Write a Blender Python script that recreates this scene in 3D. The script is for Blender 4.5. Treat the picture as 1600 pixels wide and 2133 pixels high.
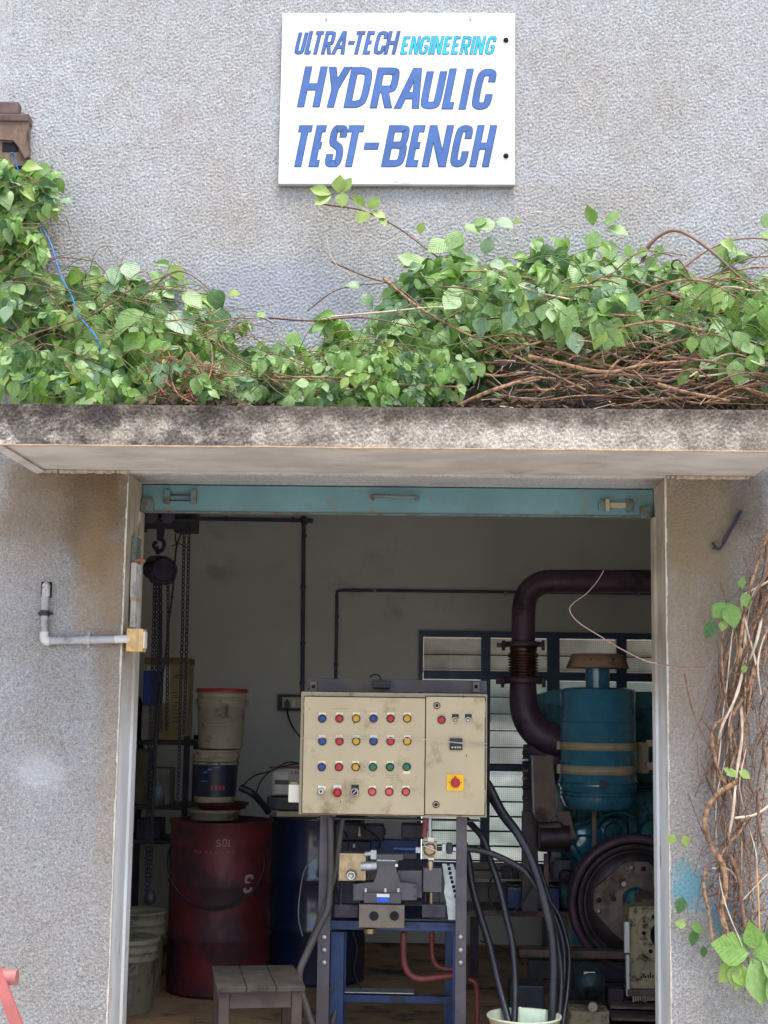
import bpy, bmesh, math, random
import numpy as np
from mathutils import Vector, Matrix
random.seed(7); np.random.seed(7)
rad = math.radians
for o in list(bpy.data.objects): bpy.data.objects.remove(o)
SC = bpy.context.scene
C = SC.collection

# ------------------------------------------------------------------ camera
FPX, VX, VY, ROLL, D0, EYE = 3000.0, 890.0, 1470.0, 0.6, 6.42, 1.62
_Y = Vector((VX-800, -(VY-1066.5), FPX)).normalized()
_r = rad(ROLL); _u = Vector((math.sin(_r), math.cos(_r), 0))
_Z = (_u - _Y*_u.dot(_Y)).normalized()
_X = _Z.cross(_Y)
if _X.x < 0: _X = -_X
WX, WY, WZ = _X, _Y, _Z                 # rows: world axes in (right, up, forward) camera space
right = Vector((WX.x, WY.x, WZ.x)); up = Vector((WX.y, WY.y, WZ.y)); fwd = Vector((WX.z, WY.z, WZ.z))
cam = bpy.data.cameras.new('camera'); co = bpy.data.objects.new('camera', cam); C.objects.link(co)
m = Matrix((right, up, -fwd)).transposed().to_4x4(); m.translation = Vector((0, -D0, EYE)); co.matrix_world = m
cam.sensor_fit = 'VERTICAL'; cam.sensor_height = 36; cam.lens = 36*FPX/2133.0
cam.clip_end = 600; SC.camera = co
def P(px, py, y=0.0):
    """point of the plane Y=y (parallel to the facade) seen at a photo pixel"""
    d = right*(px-800) + up*(1066.5-py) + fwd*FPX
    t = (D0+y)/d.y
    return Vector((0, -D0, EYE)) + d*t
def S(y): return FPX/(D0+y)             # pixels per metre at depth y

# ------------------------------------------------------------------ world, sun, exposure
w = bpy.data.worlds.new("World"); SC.world = w; w.use_nodes = True
nt = w.node_tree; bgn = nt.nodes['Background']
sky = nt.nodes.new('ShaderNodeTexSky'); sky.sky_type = 'NISHITA'; sky.sun_disc = False
SUN_EL, SUN_AZ = rad(70), rad(158)      # azimuth clockwise from +Y (north)
sky.sun_elevation = SUN_EL; sky.sun_rotation = SUN_AZ; sky.air_density = 1.0; sky.dust_density = 3.0; sky.ozone_density = 1.0
nt.links.new(sky.outputs[0], bgn.inputs[0]); bgn.inputs[1].default_value = 0.15
sl = bpy.data.lights.new('sun', 'SUN'); sl.energy = 1.5; sl.angle = rad(26); sl.color = (1, .985, .96)
so = bpy.data.objects.new('sun', sl); C.objects.link(so)
sd = Vector((math.sin(SUN_AZ)*math.cos(SUN_EL), math.cos(SUN_AZ)*math.cos(SUN_EL), math.sin(SUN_EL)))
so.rotation_euler = (-sd).to_track_quat('-Z', 'Y').to_euler()
vs = SC.view_settings; vs.view_transform = 'Standard'; vs.look = 'None'; vs.exposure = 1.3; vs.gamma = 1; vs.use_curve_mapping = False

# ------------------------------------------------------------------ materials
def lin(c): return tuple(((v/255)/12.92 if v/255 <= .04045 else ((v/255+.055)/1.055)**2.4) for v in c)
class NT:
    def __init__(s, name):
        s.m = bpy.data.materials.new(name); s.m.use_nodes = True; s.t = s.m.node_tree
        s.b = s.t.nodes['Principled BSDF']; s.tc = s.t.nodes.new('ShaderNodeTexCoord').outputs['Object']
    def n(s, ty, **k):
        x = s.t.nodes.new(ty)
        for a, v in k.items(): setattr(x, a, v)
        return x
    def l(s, a, b): s.t.links.new(a, b)
    def noise(s, scale, detail=4, rough=.55, vec=None, dist=0.0):
        x = s.n('ShaderNodeTexNoise'); x.inputs['Scale'].default_value = scale; x.inputs['Detail'].default_value = detail
        x.inputs['Roughness'].default_value = rough; x.inputs['Distortion'].default_value = dist
        s.l(vec or s.tc, x.inputs['Vector']); return x.outputs['Fac']
    def mapr(s, f, a, b, c=0, d=1, smooth=True):
        x = s.n('ShaderNodeMapRange'); x.interpolation_type = 'SMOOTHSTEP' if smooth else 'LINEAR'
        for i, v in zip((1, 2, 3, 4), (a, b, c, d)): x.inputs[i].default_value = v
        s.l(f, x.inputs[0]); return x.outputs[0]
    def math(s, op, a, b=None):
        x = s.n('ShaderNodeMath', operation=op)
        for i, v in enumerate((a, b)):
            if v is None: continue
            if isinstance(v, (int, float)): x.inputs[i].default_value = v
            else: s.l(v, x.inputs[i])
        return x.outputs[0]
    def mix(s, f, a, b, mode='MIX'):
        x = s.n('ShaderNodeMix', data_type='RGBA', blend_type=mode)
        for i, v in ((0, f), (6, a), (7, b)):
            if isinstance(v, (int, float)): x.inputs[i].default_value = v
            elif isinstance(v, tuple): x.inputs[i].default_value = (*v[:3], 1)
            else: s.l(v, x.inputs[i])
        return x.outputs[2]
    def mapping(s, scale=(1, 1, 1), loc=(0, 0, 0)):
        x = s.n('ShaderNodeMapping'); x.inputs['Scale'].default_value = scale; x.inputs['Location'].default_value = loc
        s.l(s.tc, x.inputs['Vector']); return x.outputs[0]
    def spot(s, c, r, dist=.35, ns=6):
        """soft blotch round the world point c with radii r, edges broken by noise"""
        mp = s.mapping(tuple(1/v for v in r), tuple(-a/b for a, b in zip(c, r)))
        ln = s.n('ShaderNodeVectorMath', operation='LENGTH'); s.l(mp, ln.inputs[0])
        nz = s.math('MULTIPLY', s.math('SUBTRACT', s.noise(ns, 8, .75), .5), dist*4)
        return s.mapr(s.math('ADD', ln.outputs['Value'], nz), 1.25, .45)
    def bump(s, f, strength, dist):
        x = s.n('ShaderNodeBump'); x.inputs['Strength'].default_value = strength; x.inputs['Distance'].default_value = dist
        s.l(f, x.inputs['Height']); s.l(x.outputs[0], s.b.inputs['Normal'])
    def col(s, c): s.l(c, s.b.inputs['Base Color'])

MC = {}
def mat(name, c, rough=.6, metal=0.0, var=.18, vs=9, dirt=None, da=.5, ds=5, bump=.25, bs=60, bd=.002, streak=None, coat=0):
    if name in MC: return MC[name]
    k = NT(name); c = lin(c)
    lo = tuple(v*(1-var) for v in c); hi = tuple(min(1, v*(1+var)) for v in c)
    a = k.mix(k.mapr(k.noise(vs, 6, .6), .3, .7), lo, hi)
    r = k.noise(vs*2.3, 4)
    if dirt:
        vec = k.mapping((1, 1, streak)) if streak else None
        mk = k.mapr(k.noise(ds, 7, .68, vec), .62-.3*da, .78-.25*da)
        a = k.mix(mk, a, lin(dirt))
        k.l(k.math('ADD', k.mapr(r, .3, .7, rough-.08, rough+.08), k.math('MULTIPLY', mk, .2)), k.b.inputs['Roughness'])
        k.b.inputs['Metallic'].default_value = metal*.9
    else:
        k.l(k.mapr(r, .3, .7, max(.03, rough-.08), min(1, rough+.08)), k.b.inputs['Roughness']); k.b.inputs['Metallic'].default_value = metal
    k.col(a); k.bump(k.noise(bs, 5, .6), bump, bd)
    if coat: k.b.inputs['Coat Weight'].default_value = coat; k.b.inputs['Coat IOR'].default_value = 1.9; k.b.inputs['Coat Roughness'].default_value = .12
    MC[name] = k.m; return k.m

# ---- stucco (pebble dash) on the facade
def stucco(name, base, warm, stains_shade=True):
    k = NT(name)
    big = k.mapr(k.noise(1.3, 5, .6), .35, .65)
    med = k.mapr(k.noise(5, 5, .65), .38, .62)
    a = k.mix(k.math('MULTIPLY', k.math('ADD', big, med), .5), lin(base), lin(warm))
    grain = k.mapr(k.noise(98, 5, .75, dist=1.5), .36, .64)
    a = k.mix(1.0, a, k.mix(grain, (.58, .57, .56), (1.30, 1.30, 1.31)), 'MULTIPLY')
    speck = k.mapr(k.noise(95, 2, .5), .62, .72)
    a = k.mix(k.math('MULTIPLY', speck, .35), a, (.75, .74, .76))
    pit = k.mapr(k.noise(150, 3, .6, dist=.8), .40, .30)
    a = k.mix(k.math('MULTIPLY', pit, .5), a, lin((92, 86, 82)))
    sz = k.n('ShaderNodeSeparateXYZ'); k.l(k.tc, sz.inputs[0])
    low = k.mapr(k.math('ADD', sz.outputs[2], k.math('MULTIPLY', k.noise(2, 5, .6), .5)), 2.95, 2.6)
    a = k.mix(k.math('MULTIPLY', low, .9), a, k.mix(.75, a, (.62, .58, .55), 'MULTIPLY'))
    if stains_shade:
        brown = lin((104, 86, 62)); tan = lin((150, 124, 92))  # under the soffit the brown is stain plus painted canopy shade
        def sp(px, py, rx, rz, colr, f, dist=.35):
            nonlocal a
            p = P(px, py, 0)
            a = k.mix(k.math('MULTIPLY', k.spot(tuple(p), (rx, .5, rz), dist), f), a, colr)
        sp(150, 1030, .42, .30, brown, .55, .5); sp(240, 1150, .10, .75, brown, .45, .4); sp(1480, 1080, .34, .45, lin((108, 94, 74)), .55, .4); sp(1420, 1400, .15, .7, tan, .30, .4); sp(1560, 1500, .3, .9, tan, .18, .4)
        sp(195, 1060, .17, .42, brown, .75, .45)
        sp(200, 1200, .13, .35, tan, .5)
        sp(110, 990, .35, .10, brown, .45, .5)
        sp(235, 1500, .08, .8, tan, .30)
        sp(60, 1080, .2, .4, tan, .25)
        sp(1450, 1060, .25, .33, lin((122, 104, 74)), .55, .4)
        sp(1430, 1260, .2, .5, lin((140, 120, 92)), .35)
        sp(1560, 1030, .12, .2, lin((70, 62, 58)), .5)
        sp(1440, 1845, .10, .09, lin((78, 146, 160)), .7, .75)
        sp(1520, 1910, .10, .09, lin((50, 120, 140)), .6, .4)
        sp(75, 1615, .12, .11, lin((196, 196, 200)), .42, .7)
        sp(95, 600, .5, .5, lin((120, 112, 104)), .25)
        sp(640, 450, .55, .25, tan, .12); sp(420, 330, .3, .55, tan, .12); sp(1250, 200, .5, .4, tan, .08)
        sp(560, 620, .5, .2, lin((150, 155, 172)), .45)
        sp(1180, 430, .5, .14, tan, .16)
    k.col(a); k.b.inputs['Roughness'].default_value = .95; k.b.inputs['Specular IOR Level'].default_value = .15
    k.bump(k.noise(150, 4, .65, dist=.4), .9, .004)
    return k.m
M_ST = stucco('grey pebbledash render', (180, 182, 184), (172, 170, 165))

def fascia_mat():
    k = NT('weathered canopy edge')
    base = k.mix(k.mapr(k.noise(7, 6, .7), .35, .65), lin((116, 108, 100)), lin((160, 150, 138)))
    sep = k.n('ShaderNodeSeparateXYZ'); k.l(k.tc, sep.inputs[0]); X, Z = sep.outputs[0], sep.outputs[2]
    # rain-washed lower half is paler, grimy band along the top
    lown = k.math('ADD', Z, k.math('MULTIPLY', k.math('SUBTRACT', k.noise(9, 5, .7), .5), .16))
    pale = k.mapr(lown, 2.775, 2.715)
    paten = k.mapr(k.noise(2.4, 8, .75), .40, .60)
    a = k.mix(k.math('MULTIPLY', k.math('MULTIPLY', pale, paten), .6), base, lin((222, 212, 198)))
    left = k.mapr(k.math('ADD', X, k.math('MULTIPLY', k.math('SUBTRACT', k.noise(4, 4, .6), .5), 1.8)), -.35, -1.2)
    blk = k.mapr(k.noise(5, 9, .78), .42, .53)
    a = k.mix(k.math('MULTIPLY', k.math('MULTIPLY', left, blk), .72), a, lin((44, 46, 50)))
    top = k.mapr(lown, 2.745, 2.80)
    a = k.mix(k.math('MULTIPLY', k.math('MULTIPLY', top, k.mapr(k.noise(11, 8, .8), .30, .52)), .62), a, lin((60, 50, 45)))
    g = k.mapr(k.noise(85, 5, .75, dist=1.2), .36, .64)
    a = k.mix(1.0, a, k.mix(g, (.62, .6, .58), (1.26, 1.24, 1.22)), 'MULTIPLY')
    k.col(a); k.b.inputs['Roughness'].default_value = .95; k.b.inputs['Specular IOR Level'].default_value = .15
    k.bump(k.noise(140, 4, .65, dist=.4), .9, .004)
    return k.m
M_FAS = fascia_mat()

def reveal_mat():
    k = NT('peeling painted plaster')
    sep = k.n('ShaderNodeSeparateXYZ'); k.l(k.tc, sep.inputs[0]); Z = sep.outputs[2]
    n1 = k.noise(5, 6, .65)
    a = k.mix(k.mapr(n1, .3, .7), lin((150, 135, 116)), lin((186, 174, 156)))
    b = k.mix(k.mapr(k.noise(4, 6, .6, k.mapping((1, 1, .25))), .35, .65), lin((204, 204, 202)), lin((228, 228, 226)))
    zz = k.math('ADD', Z, k.math('MULTIPLY', k.math('SUBTRACT', n1, .5), .8))
    a = k.mix(k.mapr(zz, 1.9, 1.35), a, b)
    ch = k.mapr(k.noise(16, 6, .72, k.mapping((1, 1, .18))), .60, .66)
    a = k.mix(k.math('MULTIPLY', ch, .7), a, lin((104, 98, 92)))
    k.col(a); k.b.inputs['Roughness'].default_value = .75; k.bump(k.math('ADD', k.noise(14, 6, .7, k.mapping((1, 1, .3))), k.math('MULTIPLY', ch, -.6)), .6, .006)
    return k.m
M_REV = reveal_mat()

def soffit_mat():
    k = NT('stained plaster soffit')
    v = k.mapping((.8, 1.1, 1))
    a = k.mix(k.mapr(k.noise(4, 6, .65, v), .35, .65), lin((176, 166, 158)), lin((198, 190, 182)))
    a = k.mix(k.math('MULTIPLY', k.mapr(k.noise(7, 7, .7, v), .58, .70), .35), a, lin((118, 104, 94)))
    k.col(a); k.b.inputs['Roughness'].default_value = .9; k.bump(k.noise(20, 6, .65), .5, .006)
    return k.m
M_SOF = soffit_mat()
M_IN = mat('grimy interior plaster', (202, 200, 192), .9, var=.06, vs=1.6, dirt=(178, 172, 164), da=.1, ds=1.7, bump=.3, bs=18, bd=.004)
M_FLOOR = mat('oil stained concrete floor', (160, 130, 96), .8, var=.25, vs=3, dirt=(64, 54, 48), da=.5, ds=2.5, bump=.3, bs=30, bd=.003)
M_GROUND = mat('dusty ground', (160, 152, 140), .95, var=.2, vs=2, bump=.4, bs=30, bd=.01)
M_TEAL = mat('faded teal paint', (98, 136, 142), .55, var=.10, vs=5, dirt=(128, 112, 86), da=.25, ds=14, bump=.2)
M_TEALD = mat('worn teal metal edge', (96, 116, 110), .6, dirt=(96, 76, 56), da=.6, ds=20)
M_DARK = mat('greasy dark steel', (60, 57, 68), .5, .5, var=.3, dirt=(78, 70, 62), da=.3, ds=12)
M_BLK = mat('black rubber', (34, 34, 40), .38, var=.25, vs=25, dirt=(70, 66, 62), da=.25, ds=6, streak=.4)
M_CORD = mat('black cable', (20, 20, 24), .55)
M_GREYH = mat('dusty grey hose', (66, 60, 56), .6, var=.25, vs=8)
M_PIPE = mat('blue grey painted conduit', (70, 74, 92), .5, var=.15)
M_CREAM = mat('cream enamel', (184, 167, 134), .5, var=.07, vs=3, dirt=(136, 118, 84), da=.34, ds=4, bump=.06, bs=30)
M_CREAM2 = mat('cream enamel frame', (158, 146, 118), .5, var=.1, vs=6, dirt=(98, 84, 58), da=.35, ds=12, bump=.08)
M_GAP = mat('shadow gap rubber', (40, 34, 26), .8)
M_RED = mat('red button plastic', (176, 34, 44), .35, var=.08); M_RED2 = mat('faded red plastic', (205, 76, 70), .4, var=.08)
M_BLUE = mat('blue button plastic', (26, 62, 130), .35, var=.08); M_YEL = mat('yellow button plastic', (198, 150, 16), .35, var=.08)
M_GRN = mat('green button plastic', (24, 108, 72), .35, var=.08); M_WHT = mat('off white plastic', (222, 216, 200), .4, var=.05, dirt=(150, 136, 110), da=.15)
M_TAG = mat('yellowed legend plate', (240, 214, 178), .4, var=.12, vs=30); M_BLKP = mat('black plastic', (28, 26, 30), .4, var=.1)
M_CHR = mat('dull chrome', (190, 186, 178), .28, .9, var=.1); M_YSQ = mat('yellow switch plate', (240, 190, 12), .4, var=.06)
M_POST = mat('brown grey steel post', (86, 80, 84), .55, .2, var=.15, dirt=(110, 96, 84), da=.25)
M_BFR = mat('blue painted frame', (36, 62, 108), .42, .1, var=.2, dirt=(40, 42, 52), da=.4, ds=9)
M_VAL = mat('grey cast valve', (84, 80, 84), .5, .3, var=.12); M_MANI = mat('brown grey steel block', (112, 102, 92), .45, .5, var=.15)
M_BRASS = mat('dull brass and steel', (170, 150, 118), .35, .75, var=.25, vs=20)
M_ZINC = mat('zinc plated steel', (175, 178, 180), .4, .7, var=.15, vs=20)
M_RHOSE = mat('red rubber hose', (118, 52, 48), .5, var=.2); M_RDRUM = mat('dirty red drum paint', (98, 32, 38), .5, .05, var=.4, vs=3, dirt=(54, 34, 40), da=.65, ds=4, bump=.4, bs=7, bd=.004)
M_BDRUM = mat('dark blue drum paint', (26, 38, 72), .38, .1, var=.2, vs=4, dirt=(34, 38, 52), da=.35, coat=.6)
M_PAIL = mat('dirty white plastic pail', (156, 146, 124), .5, var=.12, dirt=(96, 84, 66), da=.45, ds=9); M_PAILG = mat('dirty greenish pail', (134, 128, 106), .5, var=.15, dirt=(84, 76, 56), da=.45, ds=9)
M_LID = mat('faded red lid', (150, 38, 44), .5, var=.15); M_LBL = mat('dark blue pail label', (30, 34, 52), .45, var=.3, vs=14)
M_TIN = mat('yellowed tin', (150, 128, 84), .4, .1, var=.15, dirt=(120, 96, 52), da=.35); M_TINW = mat('pale tin label', (190, 184, 164), .5, var=.12)
M_TINR = mat('brown tin rim', (120, 92, 52), .5, .2); M_BXB = mat('blue carton', (30, 58, 128), .6, var=.15)
M_WOOD = mat('grey weathered timber', (118, 98, 82), .85, var=.3, vs=10, dirt=(70, 56, 48), da=.4, ds=9, streak=.3, bump=.5, bs=40)
M_WOODR = mat('reddish brown weathered board', (104, 84, 80), .85, var=.25, vs=12, dirt=(70, 46, 42), da=.5, bump=.6, bs=26, bd=.006)
M_STOOL = mat('grimy stool timber', (54, 47, 38), .8, var=.35, vs=9, dirt=(36, 32, 28), da=.55, ds=7, bump=.4); M_STL = mat('grimy stool leg', (62, 48, 42), .7, var=.25, dirt=(60, 46, 46), da=.45)
M_CART = mat('dusty cardboard', (128, 122, 116), .85, var=.15)
M_TEENG = mat('teal engine paint', (52, 122, 148), .27, .05, var=.12, vs=5, dirt=(30, 62, 72), da=.25, ds=6, coat=1)
M_ENG = mat('oily teal casting', (40, 104, 116), .5, .1, var=.35, vs=12, dirt=(38, 42, 48), da=.45, ds=10, bump=.5, bs=22, bd=.01)
M_STRAP = mat('beige strap', (176, 160, 130), .6, var=.15); M_CAP = mat('tan rain cap', (148, 116, 90), .6, var=.15, dirt=(96, 66, 46), da=.4)
M_EXH = mat('sooty maroon exhaust pipe', (86, 66, 78), .5, .2, var=.2, vs=6, dirt=(50, 40, 46), da=.4)
M_BEL = mat('brown metal bellows', (104, 76, 62), .32, .75, var=.25); M_GUARD = mat('brown grey sheet metal', (118, 96, 88), .6, .1, var=.15, dirt=(80, 64, 58), da=.4)
M_FLY = mat('dark oily iron', (66, 58, 60), .45, .5, var=.3, bump=.3); M_RUST = mat('rusty coupling plate', (132, 116, 106), .5, .4, var=.3, vs=10, dirt=(84, 54, 42), da=.5, ds=7)
M_CRGB = mat('chipped cream casting', (168, 156, 122), .6, var=.15, dirt=(60, 48, 40), da=.42, ds=16, bump=.5, bs=30, bd=.005)
M_PVC = mat('weathered white conduit', (196, 192, 184), .5, var=.12, dirt=(140, 134, 126), da=.4, ds=15); M_PVCG = mat('grey conduit pipe', (160, 158, 158), .5, var=.12, dirt=(116, 104, 92), da=.35, ds=12)
M_SBOX = mat('yellowed switch box', (206, 166, 104), .5, var=.2, vs=20, dirt=(168, 120, 66), da=.5, ds=14)
M_REDP = mat('faded red painted steel', (170, 106, 102), .5, var=.15, vs=14, dirt=(146, 96, 84), da=.3)
M_HOLE = mat('dark recess', (24, 22, 26), .95)
M_SIGN = mat('white sign paint', (224, 226, 229), .45, var=.03, dirt=(196, 188, 174), da=.12, ds=3, bump=.03)
M_SEDGE = mat('sign board edge', (150, 144, 138), .7); M_LBLUE = mat('blue sign lettering', (62, 98, 158), .5, var=.16, vs=9, bump=.02); M_LNAVY = mat('navy lettering outline', (26, 44, 92), .5, bump=.02)
M_LCY = mat('cyan sign lettering', (22, 176, 208), .5, var=.2, vs=16, bump=.02); M_LCYD = mat('teal lettering outline', (22, 96, 120), .5, bump=.02)
M_BARK = mat('tan vine bark', (160, 124, 94), .9, var=.35, vs=60, dirt=(92, 70, 54), da=.6, ds=34, bump=.9, bs=110, bd=.006); M_BARK2 = mat('reddish brown vine bark', (120, 92, 76), .9, var=.4, vs=60, bump=.9, bs=110, bd=.006)
M_BARK3 = mat('pale dry vine bark', (204, 184, 162), .85, var=.2, vs=30, bump=.4); M_GSTEM = mat('green vine stem', (96, 112, 62), .7, var=.2)
M_BCORD = mat('bright blue cord', (34, 120, 196), .5)
M_WIN = mat('blue grey window steel', (56, 74, 100), .5, .1, var=.2, vs=7)

def leaf_mat(name, c, c2):
    k = NT(name)
    uv = k.n('ShaderNodeUVMap').outputs[0]; sep = k.n('ShaderNodeSeparateXYZ'); k.l(uv, sep.inputs[0])
    u = k.math('ABSOLUTE', k.math('SUBTRACT', sep.outputs[0], .5)); v = sep.outputs[1]
    ph = k.math('SINE', k.math('MULTIPLY', k.math('SUBTRACT', v, k.math('MULTIPLY', u, .9)), 52))
    vein = k.math('MAXIMUM', k.mapr(ph, .75, 1.0), k.mapr(u, .03, .012))
    a = k.mix(k.mapr(k.noise(6, 3), .35, .65), lin(c), lin(c2))
    a = k.mix(k.math('MULTIPLY', vein, .16), a, tuple(min(1, x*1.7+.02) for x in lin(c)))
    k.col(a); k.b.inputs['Roughness'].default_value = .38; k.b.inputs['Specular IOR Level'].default_value = .6
    k.bump(ph, .2, .002)
    tr = k.n('ShaderNodeBsdfTranslucent'); k.l(k.mix(1.0, a, (1.25, 1.3, .6), 'MULTIPLY'), tr.inputs[0])
    ms = k.n('ShaderNodeMixShader'); ms.inputs[0].default_value = .3
    k.l(k.b.outputs[0], ms.inputs[1]); k.l(tr.outputs[0], ms.inputs[2])
    k.l(ms.outputs[0], k.t.nodes['Material Output'].inputs[0]); return k.m
LEAFM = [leaf_mat('sage green leaf', (122, 156, 88), (142, 172, 108)), leaf_mat('mid green leaf', (106, 146, 62), (126, 162, 76)),
         leaf_mat('yellow green leaf', (148, 170, 82), (136, 162, 86)), leaf_mat('blue green leaf', (116, 148, 108), (136, 166, 128)), leaf_mat('deep green leaf', (62, 98, 48), (78, 116, 58))]
M_DEADL = mat('dead leaf brown', (74, 58, 46), .9, var=.4, vs=20)

def glass_mat():
    k = NT('frosted wired glass')
    v = k.mapping((1, 1, 1)); sep = k.n('ShaderNodeSeparateXYZ'); k.l(v, sep.inputs[0])
    gx = k.mapr(k.math('SINE', k.math('MULTIPLY', sep.outputs[0], 2*math.pi/.014)), .78, 1.0)
    gz = k.mapr(k.math('SINE', k.math('MULTIPLY', sep.outputs[2], 2*math.pi/.014)), .78, 1.0)
    wire = k.math('MAXIMUM', gx, gz)
    cl = k.mix(k.mapr(k.noise(6, 5, .6), .3, .7), (.58, .61, .58), (.78, .80, .78))
    cl = k.mix(k.math('MULTIPLY', wire, .5), cl, (.2, .2, .18))
    tr = k.n('ShaderNodeBsdfTranslucent'); k.l(cl, tr.inputs[0])
    tp = k.n('ShaderNodeBsdfRefraction'); tp.inputs['Roughness'].default_value = .3; tp.inputs['IOR'].default_value = 1.02; k.l(cl, tp.inputs['Color'])
    ms = k.n('ShaderNodeMixShader'); ms.inputs[0].default_value = .78
    k.l(tr.outputs[0], ms.inputs[1]); k.l(tp.outputs[0], ms.inputs[2])
    k.b.inputs['Roughness'].default_value = .3; k.b.inputs['Base Color'].default_value = (.3, .3, .28, 1)
    m2 = k.n('ShaderNodeMixShader'); m2.inputs[0].default_value = .12
    k.l(ms.outputs[0], m2.inputs[1]); k.l(k.b.outputs[0], m2.inputs[2]); k.l(m2.outputs[0], k.t.nodes['Material Output'].inputs[0])
    return k.m
M_GLASS = glass_mat()

# ------------------------------------------------------------------ mesh helpers
class B:
    def __init__(s): s.v = []; s.f = []; s.sm = []
    def _a(s, vs_, fs, sm=False):
        o = len(s.v); s.v += [tuple(v) for v in vs_]; s.f += [tuple(i+o for i in f) for f in fs]; s.sm += [sm]*len(fs); return s
    def box(s, a, b, bev=0.0):
        x0, x1 = sorted((a[0], b[0])); y0, y1 = sorted((a[1], b[1])); z0, z1 = sorted((a[2], b[2]))
        if bev <= 0:
            return s._a([(x, y, z) for x in (x0, x1) for y in (y0, y1) for z in (z0, z1)],
                        [(0, 1, 3, 2), (4, 6, 7, 5), (0, 4, 5, 1), (2, 3, 7, 6), (0, 2, 6, 4), (1, 5, 7, 3)])
        bm = bmesh.new(); bmesh.ops.create_cube(bm, size=1)
        for v in bm.verts: v.co = Vector(((x0+x1)/2+v.co.x*(x1-x0), (y0+y1)/2+v.co.y*(y1-y0), (z0+z1)/2+v.co.z*(z1-z0)))
        bev = min(bev, .45*min(x1-x0, y1-y0, z1-z0))
        bmesh.ops.bevel(bm, geom=bm.edges[:], offset=bev, segments=2, affect='EDGES', profile=.6)
        bm.verts.index_update(); s._a([v.co.copy() for v in bm.verts], [[v.index for v in f.verts] for f in bm.faces]); bm.free(); return s
    def px(s, x0, y0, x1, y1, d0, d1, bev=0.0):
        """box whose front face (depth d0) covers a photo rectangle"""
        a = P(x0, y0, d0); b = P(x1, y1, d0); return s.box((a.x, d0, a.z), (b.x, d1, b.z), bev)
    def ring(s, c, ax, r, n, ref=None):
        ax = Vector(ax).normalized(); r0 = ref if ref is not None else (Vector((0, 0, 1)) if abs(ax.z) < .9 else Vector((1, 0, 0)))
        u = ax.cross(r0).normalized(); v = ax.cross(u)
        return [Vector(c)+(u*math.cos(2*math.pi*i/n)+v*math.sin(2*math.pi*i/n))*r for i in range(n)]
    def cyl(s, a, b, r, r2=None, n=20, caps=True, sm=True):
        a, b = Vector(a), Vector(b); r2 = r if r2 is None else r2; ax = b-a
        s._a(s.ring(a, ax, r, n)+s.ring(b, ax, r2, n), [(i, (i+1) % n, n+(i+1) % n, n+i) for i in range(n)], sm)
        if caps: s._a(s.ring(a, ax, r, n), [tuple(reversed(range(n)))]); s._a(s.ring(b, ax, r2, n), [tuple(range(n))])
        return s
    def lathe(s, prof, c, ax=(0, 0, 1), n=32, sm=True):
        """prof: (radius, height) pairs along ax from c"""
        ax = Vector(ax).normalized(); c = Vector(c); vs_ = []; fs = []
        for r, h in prof: vs_ += s.ring(c+ax*h, ax, max(r, 1e-5), n)
        for j in range(len(prof)-1):
            for i in range(n): fs.append((j*n+i, j*n+(i+1) % n, (j+1)*n+(i+1) % n, (j+1)*n+i))
        return s._a(vs_, fs, sm)
    def tube(s, pts, r, n=8, caps=True, rf=None):
        pts = [Vector(p) for p in pts]; vs_ = []; fs = []; ref = None
        m_ = len(pts)
        for i, p in enumerate(pts):
            t = (pts[min(i+1, m_-1)]-pts[max(i-1, 0)]); t = t.normalized() if t.length > 1e-9 else Vector((0, 0, 1))
            if ref is None: ref = t.orthogonal().normalized()
            ref = (ref - t*ref.dot(t)); ref = ref.normalized() if ref.length > 1e-6 else t.orthogonal().normalized()
            b_ = t.cross(ref); rr = r*(rf(i/(m_-1)) if rf else 1)
            vs_ += [p+(ref*math.cos(2*math.pi*k/n)+b_*math.sin(2*math.pi*k/n))*rr for k in range(n)]
        for i in range(m_-1):
            for k in range(n): fs.append((i*n+k, i*n+(k+1) % n, (i+1)*n+(k+1) % n, (i+1)*n+k))
        s._a(vs_, fs, True)
        if caps: s._a(vs_[:n], [tuple(reversed(range(n)))]); s._a(vs_[-n:], [tuple(range(n))])
        return s
    def prism(s, pts, d0, d1, pixels=True):
        """outline in photo pixels at depth d0, extruded straight back to d1"""
        q = [P(x, y, d0) for x, y in pts] if pixels else [Vector((x, d0, z)) for x, z in pts]
        n = len(q); ar = sum(q[i].x*q[(i+1) % n].z-q[(i+1) % n].x*q[i].z for i in range(n))
        if ar < 0: q.reverse()
        bk = [Vector((p.x, d1, p.z)) for p in q]
        return s._a(q+bk, [tuple(range(n)), tuple(reversed(range(n, 2*n)))]+[(i, i+n, (i+1) % n+n, (i+1) % n) for i in range(n)])
    def torus(s, c, ax, R, r, n=32, k=8, sx=1.0, uvec=None):
        ax = Vector(ax).normalized(); u = Vector(uvec) if uvec is not None else ax.orthogonal().normalized(); v = ax.cross(u); c = Vector(c); vs_ = []; fs = []
        for i in range(n):
            a = 2*math.pi*i/n; d = u*math.cos(a)+v*math.sin(a); pc = c+u*math.cos(a)*R*sx+v*math.sin(a)*R
            for j in range(k):
                b_ = 2*math.pi*j/k; vs_.append(pc+d*math.cos(b_)*r+ax*math.sin(b_)*r)
        for i in range(n):
            for j in range(k): fs.append((i*k+j, ((i+1) % n)*k+j, ((i+1) % n)*k+(j+1) % k, i*k+(j+1) % k))
        return s._a(vs_, fs, True)
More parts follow.
